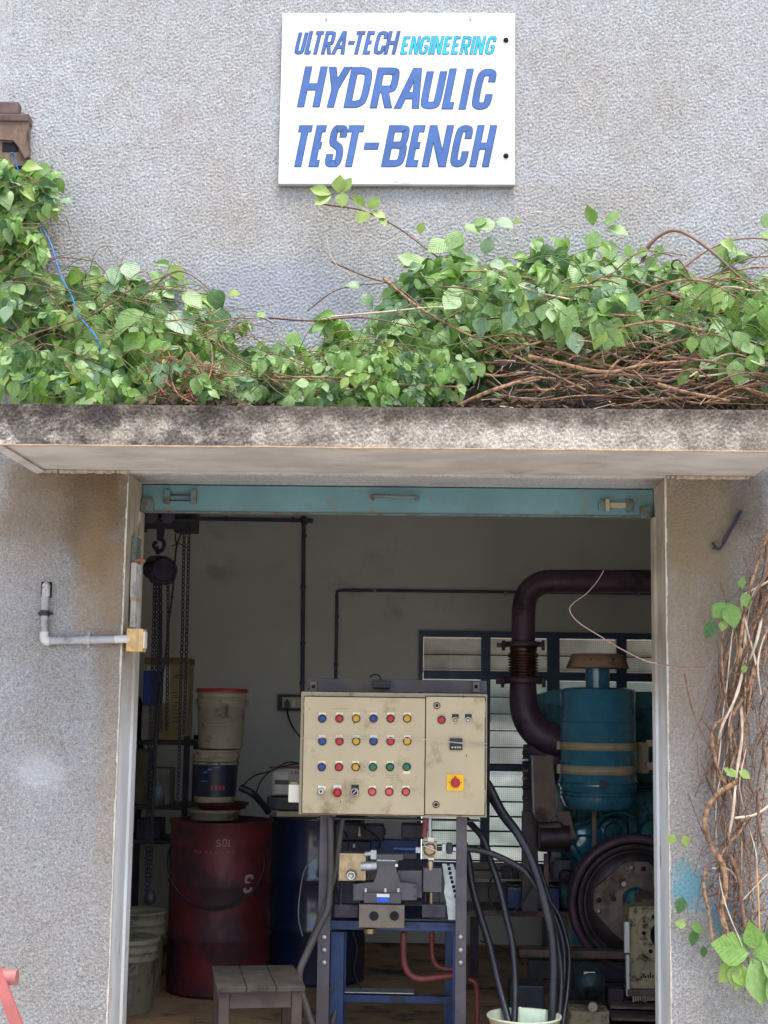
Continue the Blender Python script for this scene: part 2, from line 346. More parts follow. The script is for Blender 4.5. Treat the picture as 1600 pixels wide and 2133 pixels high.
    def obj(s, name, m, parent=None, kind=None, label=None, fix=True):
        me = bpy.data.meshes.new(name); me.from_pydata(s.v, [], s.f); me.polygons.foreach_set('use_smooth', s.sm)
        if m: me.materials.append(m)
        if fix:
            bm = bmesh.new(); bm.from_mesh(me); bmesh.ops.recalc_face_normals(bm, faces=bm.faces); bm.to_mesh(me); bm.free()
        me.update(); o = bpy.data.objects.new(name, me); C.objects.link(o)
        if parent is not None: link(o, parent)
        if kind: o['kind'] = kind
        if label: o['label'] = label
        return o
LOC = {}
def wloc(o): return LOC.get(o.name, Vector((0, 0, 0)))
def link(o, parent):
    o.parent = parent; o.matrix_parent_inverse = Matrix.Translation(-wloc(parent))
def thing(name, label, cat, loc, group=None):
    o = bpy.data.objects.new(name, None); C.objects.link(o); o.empty_display_size = .1; o.location = loc; LOC[o.name] = Vector(loc)
    o['label'] = label; o['category'] = cat
    if group: o['group'] = group
    return o
def tag(o, label, cat, group=None):
    o['label'] = label; o['category'] = cat
    if group: o['group'] = group
    return o
def dup(root, delta, label=None, name=None):
    """copy a thing with its parts and sub-parts, moved by delta"""
    r = root.copy(); C.objects.link(r); r.location = Vector(root.location)+Vector(delta)
    LOC[r.name] = wloc(root)+Vector(delta)
    if label: r['label'] = label
    for ch in [x for x in bpy.data.objects if x.parent == root]:
        c = ch.copy(); C.objects.link(c); c.parent = r
        for g in [x for x in bpy.data.objects if x.parent == ch]:
            d = g.copy(); C.objects.link(d); d.parent = c
    return r
def crv(pts, n=8):
    """smooth curve through the points (Catmull-Rom)"""
    q = [Vector(p) for p in pts]; q = [q[0]*2-q[1]]+q+[q[-1]*2-q[-2]]; out = []
    for i in range(1, len(q)-2):
        for k in range(n):
            t = k/n; a, b, c_, d = q[i-1], q[i], q[i+1], q[i+2]
            out.append(.5*((2*b)+(c_-a)*t+(2*a-5*b+4*c_-d)*t*t+(3*b-a-3*c_+d)*t**3))
    out.append(q[-2]); return out
def pc(pts, d, n=8):
    """pixel polyline -> smooth 3-D curve; d is a depth or each point carries its own"""
    return crv([P(p[0], p[1], p[2] if len(p) > 2 else d) for p in pts], n)

# ---- brush lettering: every glyph is a set of strokes
def ch_(p, it=2):
    for _ in range(it):
        q = [p[0]]
        for a, b in zip(p, p[1:]): q += [(a[0]*.75+b[0]*.25, a[1]*.75+b[1]*.25), (a[0]*.25+b[0]*.75, a[1]*.25+b[1]*.75)]
        p = q+[p[-1]]
    return p
GL = {'H': [[(0, 0), (0, 1)], [(1, 0), (1, 1)], [(0, .5), (1, .5)]], 'Y': [[(0, 1), (.45, .45)], [(1, 1), (.45, .45), (.38, 0)]],
 'D': [[(0, 0), (0, 1)], ch_([(0, 1), (.75, 1), (1, .9), (1, .15), (.7, 0), (0, 0)])],
 'R': [[(0, 0), (0, 1)], ch_([(0, 1), (.8, 1), (1, .95), (1, .5), (.8, .46), (0, .46)]), [(.45, .46), (.92, 0)]],
 'A': [[(0, 0), (.62, 1)], [(.70, 1), (.98, 0)], [(.25, .28), (.85, .28)]], 'U': [ch_([(0, 1), (0, .1), (.15, 0), (.85, 0), (1, .1), (1, 1)])],
 'L': [[(0, 1), (0, 0), (1, 0)]], 'I': [[(.5, 0), (.5, 1)]], 'C': [ch_([(1, .72), (1, .95), (.8, 1), (.2, 1), (0, .85), (0, .12), (.2, 0), (.8, 0), (1, .1), (1, .34)])],
 'T': [[(0, 1), (1, 1)], [(.5, 1), (.5, 0)]], 'E': [[(0, 0), (0, 1)], [(0, 1), (1, 1)], [(0, .52), (.8, .52)], [(0, 0), (1, 0)]],
 'S': [ch_([(1, .76), (1, 1), (.5, 1), (0, 1), (0, .6), (.4, .54), (1, .42), (1, 0), (.5, 0), (0, 0), (0, .26)])],
 'B': [[(0, 0), (0, 1)], ch_([(0, 1), (.85, 1), (.95, .95), (.95, .56), (.6, .53), (0, .53)]), ch_([(0, .53), (.8, .53), (1, .48), (1, .08), (.8, 0), (0, 0)])],
 'N': [[(0, 0), (0, 1)], [(0, 1), (1, 0)], [(1, 0), (1, 1)]], 'G': [ch_([(1, .74), (1, .96), (.8, 1), (.2, 1), (0, .85), (0, .12), (.2, 0), (.8, 0), (1, .1), (1, .42)]), [(1, .42), (.6, .42)]],
 '-': [[(0, .5), (1, .5)]], 'O': [ch_([(.5, 1), (.1, 1), (0, .8), (0, .2), (.1, 0), (.9, 0), (1, .2), (1, .8), (.9, 1), (.5, 1)])],
 'J': [ch_([(1, 1), (1, .1), (.8, 0), (.2, 0), (0, .1), (0, .25)])], 'Z': [[(0, 1), (1, 1), (0, 0), (1, 0)]], 'K': [[(0, 0), (0, 1)], [(1, 1), (0, .45)], [(.2, .55), (1, 0)]],
 'e': [ch_([(.05, .38), (1, .38), (1, .7), (.5, .72), (0, .7), (0, 0), (.5, 0), (.95, .06)])], 'c': [ch_([(1, .6), (.9, .72), (.1, .72), (0, .6), (0, .1), (.1, 0), (.9, 0), (1, .12)])]}
def letters(b, glyphs, th, mapf, extra=0.0, jit=0.0, sub=.08):
    """glyphs: (char, x0, baseline, width, height, slant) in the units of mapf; th stroke width; extra widens (outline)"""
    k = 0
    for g, x0, yb, w_, h, sl_ in glyphs:
        for st in GL[g]:
            hw = th/2
            pts = []
            for u, v in st:
                jx = random.uniform(-jit, jit) if extra == 0 else 0
                xx = x0+hw+(w_-2*hw)*u; yy = yb+hw+(h-2*hw)*v
                if v in (0, 1) and (u, v) in (st[0], st[-1]):
                    o_ = st[1] if (u, v) == st[0] else st[-2]
                    if abs(o_[1]-v) > .15: yy = yb+h*v
                if g == '-': xx = x0+w_*u
                pts.append(Vector((xx, yy, 0)))
            q = [pts[0]]
            for a, c_ in zip(pts, pts[1:]):
                n_ = max(1, int((c_-a).length/(h*.35)))
                q += [a.lerp(c_, i/n_) for i in range(1, n_+1)]
            q = [p for i, p in enumerate(q) if i == 0 or (p-q[i-1]).length > 1e-6]
            t0 = (q[0]-q[1]).normalized(); t1 = (q[-1]-q[-2]).normalized(); q[0] = q[0]+t0*extra; q[-1] = q[-1]+t1*extra
            L, R_ = [], []
            for i, p in enumerate(q):
                ta = (q[i]-q[i-1]).normalized() if i else (q[1]-q[0]).normalized(); tb = (q[i+1]-q[i]).normalized() if i < len(q)-1 else ta
                t = (ta+tb); t = t.normalized() if t.length > 1e-6 else ta
                nrm = Vector((-t.y, t.x, 0)); mw = (hw+extra)/max(.55, t.dot(ta))
                if i in (0, len(q)-1) and abs(t.y) > .5: nrm = Vector((-math.copysign(1, t.y), 0, 0)); mw = (hw+extra)/abs(t.y)
                L.append(p+nrm*mw); R_.append(p-nrm*mw)
            f3 = lambda p: mapf(p.x+sl_*(p.y-yb), p.y, k)
            vs_ = [f3(p) for p in L]+[f3(p) for p in R_]; n_ = len(q)
            b._a(vs_, [(i, i+1, n_+i+1, n_+i) for i in range(n_-1)]); k += 1
    return b

# ------------------------------------------------------------------ ground and building shell
def struct(o): o['kind'] = 'structure'; return o
struct(B().box((-150, -150, -.3), (150, 150, -.06)).obj('ground', M_GROUND))
X0, X1, ZT = P(268, 985).x, P(1385, 1000).x, 2.645      # door opening
RX0, RX1, RY1, RZ = -2.35, 3.1, 3.9, 3.5                # room
struct(B().box((RX0, -.02, -.2), (RX1, RY1, 0)).obj('workshop_floor', M_FLOOR))
struct(B().box((-6, -4.5, -.2), (6, -.022, -.045)).obj('forecourt', mat('forecourt concrete', (186, 184, 178), .9, var=.15, vs=2)))

bld = thing('workshop_building', 'grey pebbledashed workshop building with a wide open doorway under a concrete canopy', 'building', (0, 0, 0))
WT = .33
def field(nx, nz, step, wl0, wl1, aniso=1.5):
    """band-passed random relief, wavelengths in metres"""
    a = np.random.randn(nz, nx); F = np.fft.fft2(a)
    kx = np.fft.fftfreq(nx, step)[None, :]*aniso**.5; kz = np.fft.fftfreq(nz, step)[:, None]*1/aniso**.5*1.6
    k = np.sqrt(kx*kx+kz*kz); m_ = np.exp(-((np.log(k+1e-9)-np.log(1/math.sqrt(wl0*wl1)))**2)/(2*(.5*math.log(wl1/wl0))**2))
    a = np.real(np.fft.ifft2(F*m_)); return a/a.std()
def relief(x0, x1, z0, z1, step, y, amp, keep=None, wl=(.010, .019)):
    nx, nz = int((x1-x0)/step)+1, int((z1-z0)/step)+1
    xs = np.linspace(x0, x1, nx); zs = np.linspace(z0, z1, nz); Xg, Zg = np.meshgrid(xs, zs)
    h = field(nx, nz, step, *wl); h = np.tanh(h*.9)*amp + field(nx, nz, step, .25, .8, 1)*.0012
    if keep is not None:                     # flatten at the edges of the opening
        ox0, ox1, oz1 = keep
        d = np.maximum(np.maximum(ox0-Xg, Xg-ox1), Zg-oz1); h *= np.clip(d/.02, 0, 1)
        inside = (Xg > ox0+1e-6) & (Xg < ox1-1e-6) & (Zg < oz1-1e-6)
    else:
        d = np.minimum(Zg-z0, z1-Zg); h *= np.clip(d/.012+.2, 0, 1); inside = np.zeros_like(Xg, bool)
    co_ = np.stack([Xg, y-h*.5-abs(amp)*.5*(h != 0), Zg], -1).reshape(-1, 3)
    idx = np.arange(nx*nz).reshape(nz, nx); q = np.stack([idx[:-1, :-1], idx[:-1, 1:], idx[1:, 1:], idx[1:, :-1]], -1).reshape(-1, 4)
    cx = (Xg[:-1, :-1]+Xg[1:, 1:]).reshape(-1)/2; cz = (Zg[:-1, :-1]+Zg[1:, 1:]).reshape(-1)/2
    if keep is not None: q = q[~((cx > ox0) & (cx < ox1) & (cz < oz1))]
    return co_, q
def grid_obj(name, co_, q, m_, parent):
    me = bpy.data.meshes.new(name); me.vertices.add(len(co_)); me.vertices.foreach_set('co', co_.astype(np.float32).ravel())
    me.loops.add(len(q)*4); me.loops.foreach_set('vertex_index', q.astype(np.int32).ravel()); me.polygons.add(len(q))
    me.polygons.foreach_set('loop_start', np.arange(0, len(q)*4, 4, dtype=np.int32)); me.update(calc_edges=True); me.validate()
    me.polygons.foreach_set('use_smooth', [True]*len(q)); me.materials.append(m_); o = bpy.data.objects.new(name, me); C.objects.link(o); link(o, parent); return o
# snap the grid so that the opening falls on grid lines
st_ = .005
gx0 = X0-math.ceil((X0+2.02)/st_)*st_; 
nxo = round((X1-X0)/st_); stx = (X1-X0)/nxo
gx0 = X0-round((X0+2.0)/stx)*stx; gx1 = X1+round((1.62-X1)/stx)*stx
gz0 = ZT-round((ZT+.06)/stx)*stx; gz1 = ZT+round((4.98-ZT)/stx)*stx
c_, q_ = relief(gx0, gx1, gz0, gz1, stx, 0, .0048, (X0, X1, ZT))
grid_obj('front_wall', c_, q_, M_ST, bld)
# masonry core behind the render coat, and the wall beyond the frame
wl = B()
wl.box((gx0, .004, -.06), (X0, WT, ZT)); wl.box((X1, .004, -.06), (gx1, WT, ZT)); wl.box((gx0, .004, ZT), (gx1, WT, gz1))
wl.box((-6, 0, -.06), (gx0, WT, gz1)); wl.box((gx1, 0, -.06), (6, WT, gz1)); wl.box((-6, 0, gz1), (6, WT, 6.2))
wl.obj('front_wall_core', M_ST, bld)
# reveals: thin painted plaster skins
B().box((X0-.004, .001, -.05), (X0+.003, WT+.004, ZT-.001)).obj('door_jamb', M_REV, bld)
B().box((X1-.003, .001, -.05), (X1+.004, WT+.004, ZT-.001)).obj('door_jamb', M_REV, bld)
# ragged light plaster arris along both jambs
for xx, sg in ((X0, -1), (X1, 1)):
    b = B(); z = .0
    while z < 2.6:
        h = random.uniform(.02, .09); wd = random.uniform(.002, .007)
        b.box((xx-sg*.003, -.0065, z), (xx+sg*wd, .006, z+h*1.02), .0015); z += h
    b.obj('plaster_arris', mat('pale chipped plaster', (190, 180, 166), .9, var=.2, vs=40), bld)
# room shell
B().box((RX0-.2, WT, 0), (RX0, RY1+.2, RZ)).obj('side_wall', M_IN, bld)
B().box((RX1, WT, 0), (RX1+.2, RY1+.2, RZ)).obj('side_wall', M_IN, bld)
B().box((RX0-.2, WT, RZ), (RX1+.2, RY1+.2, RZ+.2)).obj('ceiling', M_IN, bld)
ix = B(); ix.box((RX0, WT+.001, 0), (X0-.005, WT+.02, RZ)); ix.box((X1+.005, WT+.001, 0), (RX1, WT+.02, RZ)); ix.box((X0-.005, WT+.001, ZT+.03), (X1+.005, WT+.02, RZ)); ix.obj('inner_wall', M_IN, bld)
B().box((-6, WT+.001, 6.2), (6, 4.3, 6.35)).obj('roof', M_SOF, bld)
# back wall with window opening
BY = 3.8
wx0, wz1 = P(873, 1313, BY-.03).x, P(873, 1313, BY-.03).z; wx1 = 2.35; wz0 = .50
bw = B(); bw.box((RX0, BY, 0), (wx0, BY+.2, RZ)); bw.box((wx1, BY, 0), (RX1, BY+.2, RZ)); bw.box((wx0, BY, wz1), (wx1, BY+.2, RZ)); bw.box((wx0, BY, 0), (wx1, BY+.2, wz0))
bw.obj('back_wall', M_IN, bld)
B().box((-6, BY+.2, RZ+.2), (6, BY+.4, 6.2)).obj('upper_back_wall', M_ST, bld)
# window
wn = thing('louvred_window', 'wide blue steel window of frosted wired glass louvres in the back wall', 'window', (wx0+1, BY, wz0))
wf = B(); WY0, WY1 = BY-.04, BY+.03
p = lambda x, y: P(x, y, WY0)
wf.box((wx0, WY0, wz1-.045), (wx1, WY1, wz1)); wf.box((wx0, WY0, wz0), (wx1, WY1, wz0+.05)); wf.box((wx0, WY0, wz0+.05), (wx0+.03, WY1, wz1-.045)); wf.box((wx1-.03, WY0, wz0+.05), (wx1, WY1, wz1-.045))
wf.obj('window_frame', M_WIN, wn)
cols = [(p(882, 1400).x, p(1002, 1400).x), (p(1022, 1400).x, p(1140, 1400).x), (p(1166, 1400).x, p(1285, 1400).x), (p(1306, 1400).x, p(1424, 1400).x), (p(1446, 1400).x, wx1-.05)]
for (a0, a1), (b0, b1) in zip(cols, cols[1:]): B().box((a1, WY0+.002, wz0+.05), (b0, WY1-.002, wz1-.045)).obj('mullion', M_WIN, wn)
rows = [(1329, 1361), (1363, 1395)]+[(1415+35*i, 1448+35*i) for i in range(5)]+[(1606+31*i, 1635+31*i) for i in range(6)]
for c0, c1 in cols:
    for ya, yb in ((1396, 1414), (1591, 1605)): B().box((c0, WY0+.004, p(900, yb).z), (c1, WY1-.004, p(900, ya).z)).obj('transom', M_WIN, wn)
    for i, (ya, yb) in enumerate(rows):
        za, zb = p(900, ya).z, p(900, yb).z; t = .012+random.uniform(-.004, .004)
        b = B(); b._a([(c0+.002, BY-.02+t, za), (c1-.002, BY-.02+t, za), (c1-.002, BY-.02-t, zb), (c0+.002, BY-.02-t, zb), (c0+.002, BY-.015+t, za), (c1-.002, BY-.015+t, za), (c1-.002, BY-.015-t, zb), (c0+.002, BY-.015-t, zb)],
             [(0, 1, 2, 3), (7, 6, 5, 4), (0, 4, 5, 1), (1, 5, 6, 2), (2, 6, 7, 3), (3, 7, 4, 0)])
        b.obj('pane', M_GLASS, wn)
        if i != 1: B().box((c0+.001, BY-.045, zb-.010), (c1-.001, BY+.01, zb-.002)).obj('louvre_bar', M_HOLE, wn)
# eave behind the window that shades its upper panes, and a pale yard wall added to brighten the lower panes
B().box((-1, BY+.2, 2.22), (3.4, BY+1.0, 2.30)).obj('window_hood', M_SOF, bld)
yw = B().box((-6, 11, -.06), (9, 11.2, .75)).obj('added_backing_wall', mat('pale backing wall', (226, 230, 222), .9)); tag(yw, 'added pale low wall that brightens the lower panes of the back window', 'wall')
shd = B(); shd.box((-3, 12.5, 2.12), (8, 16, 2.9)); shd.box((-3, 12.6, -.06), (-2.8, 15.9, 2.12)); shd.box((7.8, 12.6, -.06), (8, 15.9, 2.12))  # added shed shape, blocks the sky so the top panes turn tan
tag(shd.obj('added_shed_backdrop', mat('added tan sheeting', (120, 100, 78), .8)), 'added tan shed shape that blocks the sky behind the top window panes', 'shed')
struct(B().box((-12, 4.1, -.2), (12, 30, -.05)).obj('yard_paving', mat('pale yard paving', (205, 205, 196), .9)))

# ---- canopy
CX0, CX1, CF, CZ0, CZ1 = -1.764, 1.45, -.67, 2.658, 2.816
cb = B(); cb.box((CX0, CF+.004, CZ0), (CX1, -.006, CZ1)); cb.obj('canopy_slab', M_SOF, bld)
c_, q_ = relief(CX0-.002, CX1+.002, CZ0-.004, CZ1+.006, .005, CF, .006); grid_obj('canopy_fascia', c_, q_, M_FAS, bld)
b = B(); x = CX0
while x < CX1-.05:
    d = random.uniform(.05, .16); b.box((x, CF-.008, CZ0-.008+random.uniform(-.001, .001)), (min(CX1, x+d), CF+.012, CZ0-.0035), .002); x += d
b.obj('drip_edge', mat('pale plaster lip', (188, 160, 128), .9, var=.25, vs=20), bld)
b = B().box((X0-.02, -.008, ZT+.003), (X1+.02, WT, CZ0-.001)); b.obj('door_head', M_SOF, bld)
rnd0 = lambda: random.uniform(0, .01)
# rough mortar fillets where soffit meets wall
for xa, xb in ((CX0+.02, X0), (X1, CX1-.02)):
    b = B()
    for i in range(170):
        x = random.uniform(xa, xb); s_ = random.uniform(.002, .008); b.box((x-s_, -.012-rnd0(), CZ0-.004-s_*1.6), (x+s_, -.002, CZ0-.001-rnd0()*.1), .002)
    b.obj('mortar_fillet', mat('pale mortar', (176, 160, 140), .95, var=.25, vs=40), bld)
b = B().prism([(CX0-.05, CZ0+.02), (CX0-.0, CZ0+.02), (CX0+.02, CZ0-.012), (CX0-.02, CZ0-.02)], CF+.02, -.012, pixels=False); b.obj('canopy_edge_fillet', M_SOF, bld)

# ---- roller shutter, only its bottom rail hangs into the opening
sh = thing('roller_shutter', 'rolled-up shutter showing its faded teal bottom rail across the top of the doorway', 'shutter', (0, .3, 2.5))
ra, rb = P(293, 1008, .3), P(1358, 1066, .3); zr0, zr1 = 2.515, 2.646
B().box((X0+.006, .300, zr0), (X1-.006, .318, zr1-.006), .003).obj('bottom_rail', M_TEAL, sh)
B().box((X0+.006, .294, zr0-.008), (X1-.006, .326, zr0-.001), .002).obj('rail_lip', M_TEALD, sh)
B().box((X0+.05, .322, zr1-.05), (X1-.05, .42, zr1+.30), .03).obj('curtain_roll', M_TEALD, sh)
def bolt(x0, x1, mm):
    r = B(); r.px(x0+8, 1029, x1-8, 1033, .285, .292); r.px(x0+8, 1041, x1-8, 1044, .287, .292); r.obj('latch_rod', M_DARK if mm else M_STRAP, sh)
    for xa in (x0, x1-11): B().px(xa, 1019, xa+11, 1049, .276, .299, .004).obj('latch_block', M_TEALD, sh)
bolt(342, 408, 1)
B().px(1247, 1042, 1266, 1062, .282, .299, .004).obj('latch_block', M_TEALD, sh); B().px(1266, 1046, 1312, 1058, .286, .299, .003).obj('latch_rod', M_STRAP, sh)
B().px(1304, 1040, 1320, 1066, .278, .299, .004).obj('latch_block', M_TEALD, sh); B().px(1262, 1039, 1270, 1064, .276, .299, .002).obj('latch_block', M_STRAP, sh)
B().tube(pc([(776, 1039, .298), (778, 1033, .27), (800, 1033, .262), (822, 1034, .26), (845, 1035, .262), (866, 1035, .27), (868, 1041, .298)], 0, 5), .0085, 8).obj('pull_handle', M_TEALD, sh)
B().px(294, 1038, 318, 1064, .270, .296, .004).obj('corner_bracket', M_TEALD, sh); B().px(1334, 1054, 1357, 1080, .270, .296, .004).obj('corner_bracket', M_TEALD, sh)
for sx, s_ in ((X0+.003, 1), (X1-.003, -1)):
    g = B().box((sx, .24, -.05), (sx+s_*.012, .33, zr0-.012)).obj('guide_channel', M_REV, sh)
B().px(275, 1118, 284, 1170, .10, .2).obj('guide_slot', M_TEALD, sh)
B().px(273, 1172, 282, 1243, .09, .2, .002).obj('guide_strip', M_PVC, sh); B().px(272, 1251, 281, 1306, .09, .2, .002).obj('guide_strip', M_PVC, sh); B().px(271, 1243, 282, 1251, .085, .2, .002).obj('guide_clip', M_STRAP, sh)
B().tube(pc([(276, 1173, .1), (288, 1166, .1), (303, 1169, .1)], 0), .006, 6).obj('latch_tongue', mat('orange rust', (176, 96, 62), .7), sh)

# ------------------------------------------------------------------ sign
SY = -.035
sg = thing('sign_board', 'white board hand painted HYDRAULIC TEST-BENCH in blue, fixed high on the wall', 'sign', (-.17, SY, 4.0))
a, b_ = P(588.5, 27, SY), P(1072.5, 385, SY)
B().box((a.x, SY, b_.z), (b_.x, -.012, a.z), .004).obj('board', M_SIGN, sg)
B().box((a.x+.002, SY+.004, b_.z-.006), (b_.x-.002, -.013, b_.z-.0005)).obj('board_edge', M_SEDGE, sg)
def smap(off):
    return lambda u, v, k: (lambda q: Vector((q.x, SY-off-.00003*k, q.z)))(P(560+u*.35, v*.35, SY))
def row(spec, base, h, th, slant, m1, m2, tilt=0.0):
    gl = [(c, x0, -base-tilt*(x0-150), w_, h, slant) for c, x0, w_ in spec]
    for ex, off, mm, nm in ((3.2, .0006, m2, 'lettering_outline'), (0, .0018, m1, 'lettering')):
        b = B(); f = smap(off); random.seed(3)
        letters(b, gl, th, lambda u, v, k: f(u, -v, k), ex); b.obj(nm, mm, sg, fix=False)
row([('H', 170, 130), ('Y', 313, 128), ('D', 447, 130), ('R', 603, 134), ('A', 747, 146), ('U', 897, 118), ('L', 1030, 82), ('I', 1130, 40), ('C', 1200, 112)], 636, 238, 38, .205, M_LBLUE, M_LNAVY, .014)
row([('T', 116, 112), ('E', 238, 74), ('S', 330, 94), ('T', 412, 124), ('-', 546, 80), ('B', 670, 128), ('E', 815, 84), ('N', 912, 138), ('C', 1072, 98), ('H', 1195, 112)], 992, 244, 37, .205, M_LBLUE, M_LNAVY)
row([('U', 150, 54), ('L', 213, 40), ('T', 246, 58), ('R', 312, 58), ('A', 374, 74), ('-', 460, 32), ('T', 488, 62), ('E', 560, 47), ('C', 620, 60), ('H', 686, 64)], 322, 134, 17, .24, M_LBLUE, M_LNAVY)
row([('E', 783, 42), ('N', 834, 48), ('G', 890, 48), ('I', 948, 14), ('N', 970, 50), ('E', 1032, 42), ('E', 1084, 42), ('R', 1136, 50), ('I', 1196, 14), ('N', 1220, 50), ('G', 1284, 50)], 322, 104, 13, .22, M_LCY, M_LCYD)
for x, y in ((1054, 84), (1054, 325)):
    q = P(x, y, SY); B().lathe([(.0125, 0), (.0125, .004), (.009, .008), (.0001, .009)], q, (0, -1, 0), 14).obj('screw_head', M_HOLE, sg)
for x in (680, 980):
    B().tube(pc([(x-1, 33, SY), (x, 38, SY-.012), (x+1, 44, SY-.01)], 0), .0035, 6).obj('bent_nail', M_ZINC, sg)
for i in range(14):
    x, y = random.uniform(770, 860), random.uniform(376, 381); q = P(x, y, SY-.0004)
    if i % 5 == 0:
        b = B()
        for j in range(6): z = P(x+random.uniform(-14, 14), y+random.uniform(-2, 2), SY-.0004); b.box((z.x, SY-.0006, z.z), (z.x+random.uniform(.003, .012), SY+.001, z.z+.0015))
        b.obj('paint_chip', M_SEDGE, sg)

# ------------------------------------------------------------------ facade fittings
cd = thing('surface_conduit', 'white plastic conduit bent like an L on the wall left of the doorway', 'pipe', tuple(P(92, 1335, -.03)))
y_ = -.028
B().tube([P(94, 1238, y_), P(92, 1320, y_)], .0165, 14).obj('pipe', M_PVCG, cd)
B().tube(pc([(97, 1219, .03), (96.5, 1221, -.01), (96, 1226, y_), (95, 1242, y_)], 0, 5), .0185, 14).obj('elbow', M_PVC, cd)
B().tube(pc([(92, 1316, y_), (92, 1328, y_), (95, 1334.5, y_), (104, 1335, y_)], 0, 5), .0195, 14).obj('elbow', M_PVC, cd)
B().tube([P(103, 1335, y_), P(243, 1332, y_)], .0165, 14).obj('pipe', M_PVCG, cd)
B().tube(pc([(240, 1332, y_), (256, 1331, y_), (268, 1332, -.02), (272, 1336, .01)], 0, 5), .0175, 14).obj('coupling', M_PVC, cd)
for cx_, cy_, v in ((93, 1277, 1), (183, 1333, 0)):
    q = P(cx_, cy_, y_); d = Vector((0, 0, .012)) if v else Vector((.012, 0, 0))
    b = B().cyl(q-d, q+d, .0205, n=14); e = Vector((.034, 0, 0)) if v else Vector((0, 0, .034)); b.box(q-e-d*.5+Vector((0, .012, 0)), q+e+d*.5+Vector((0, .02, 0)), .001); b.obj('saddle_clip', M_DARK if v else M_PVCG, cd)
B().px(86, 1212, 107, 1245, -.009, .0, .003).obj('wall_hole', M_HOLE, cd)
sb = thing('switch_box', 'yellowed switch box fixed on the left door jamb at the end of the conduit', 'box', tuple(P(280, 1357, 0)))
B().px(264, 1309, 297, 1357, -.035, .05, .004).obj('body', M_SBOX, sb); B().px(284, 1311, 287, 1355, -.038, -.034).obj('seam', M_STRAP, sb)
B().px(291, 1315, 301, 1350, -.03, .03, .003).obj('cover', M_WHT, sb)

hk = thing('twisted_wire', 'dark twisted wire stub hooked on the wall right of the doorway', 'wire', tuple(P(1500, 1120, -.03)))
B().tube(pc([(1545, 1064, -.01), (1538, 1080, -.03), (1520, 1110, -.04), (1508, 1132, -.035), (1496, 1144, -.03), (1484, 1130, -.02)], 0), .006, 6).obj('wire', M_DARK, hk)
B().tube(pc([(1540, 1066, -.01), (1528, 1088, -.04), (1508, 1120, -.05), (1502, 1140, -.03), (1483, 1142, -.02)], 0), .0045, 6).obj('wire', M_DARK, hk)

lg = thing('timber_ledge', 'broken reddish brown timber ledge above the creeper at the left edge of the wall', 'ledge', tuple(P(20, 330, -.1)))
B().px(-60, 211, 37, 237, -.06, -.002, .006).obj('plank', M_WOODR, lg); B().px(-60, 236, 59, 252, -.075, -.002, .006).obj('plank', M_WOODR, lg)
B().prism([(-60, 252), (59, 252), (60, 326), (52, 330), (40, 308), (28, 292), (-60, 286)], -.065, -.03).obj('plank', M_WOOD, lg)
B().prism([(-60, 286), (30, 292), (44, 312), (56, 326), (58, 345), (-60, 345)], -.05, -.004).obj('broken_board', M_WOOD, lg)
B().px(5, 296, 38, 316, -.054, -.04, .004).obj('rot_hole', M_HOLE, lg)

rf_ = thing('red_metal_frame', 'faded red painted steel bracket with a round bar poking in at lower left', 'frame', tuple(P(0, 2100, -.6)))
B().cyl(P(-60, 2034, -.62), P(36, 2036, -.62), .031, n=20).obj('round_bar', M_REDP, rf_)
q = B().prism([(-30, 1990), (-12, 1990), (12, 2046), (48, 2140), (90, 2260), (68, 2260), (22, 2140), (-12, 2050)], -.66, -.64); q.obj('flat_bar', mat('red oxide paint', (176, 98, 94), .5, var=.12), rf_)

# ------------------------------------------------------------------ control panel
PY = .5
cp = thing('control_cabinet', 'cream enamel control cabinet with rows of coloured push buttons, mounted on steel posts', 'control panel', tuple(P(820, 1703, PY)))
z7 = lambda x, y: (600+x*.275, 1390+y*.275)
q0, q1 = P(627.5, 1440.5, PY), P(1014, 1703, PY)
B().box((q0.x, PY, q1.z), (q1.x, PY+.20, q0.z), .004).obj('enclosure', M_CREAM2, cp)
for x0, x1 in ((635, 883.5), (888, 1009)):
    a, b_ = P(x0, 1451, PY), P(x1, 1697.5, PY)
    B().box((a.x-.004, PY-.0015, b_.z-.004), (b_.x+.004, PY+.001, a.z+.004)).obj('door_seal', M_GAP, cp)
    B().box((a.x, PY-.018, b_.z), (b_.x, PY-.0018, a.z), .003).obj('door', M_CREAM, cp)
for x, ya, yb in ((634, 1461, 1487), (632, 1646, 1680), (1010.5, 1461, 1494), (1010.5, 1645, 1675)): B().cyl(P(x, ya, PY-.012), P(x, yb, PY-.012), .0045, n=8).obj('hinge', M_CREAM2, cp)
FY = PY-.018
def button(px, py, m_, tagm=M_TAG, ty=-1, r=6.6, tw=7, tilt=0):
    q = P(px, py, FY); s_ = 1/S(FY); rr = r*s_
    if tagm: t = P(px+tilt, py+ty*8.5, FY); B().box((t.x-tw*s_, FY-.002, t.z-4.5*s_), (t.x+tw*s_, FY-.0002, t.z+4*s_), .0006).obj('legend_plate', tagm, cp)
    o = B().lathe([(rr*1.32, 0), (rr*1.32, .006), (rr*1.12, .009), (rr*1.02, .0085)], q, (0, -1, 0), 20).obj('button', M_DARK, cp)
    B().lathe([(rr, .004), (rr, .013), (rr*.85, .0155), (.0001, .0165)], q, (0, -1, 0), 20).obj('button_cap', m_, o)
    return o
cx7 = [260, 390, 517, 648, 777, 903]
R_, Bl, Y_, G_ = M_RED, M_BLUE, M_YEL, M_GRN
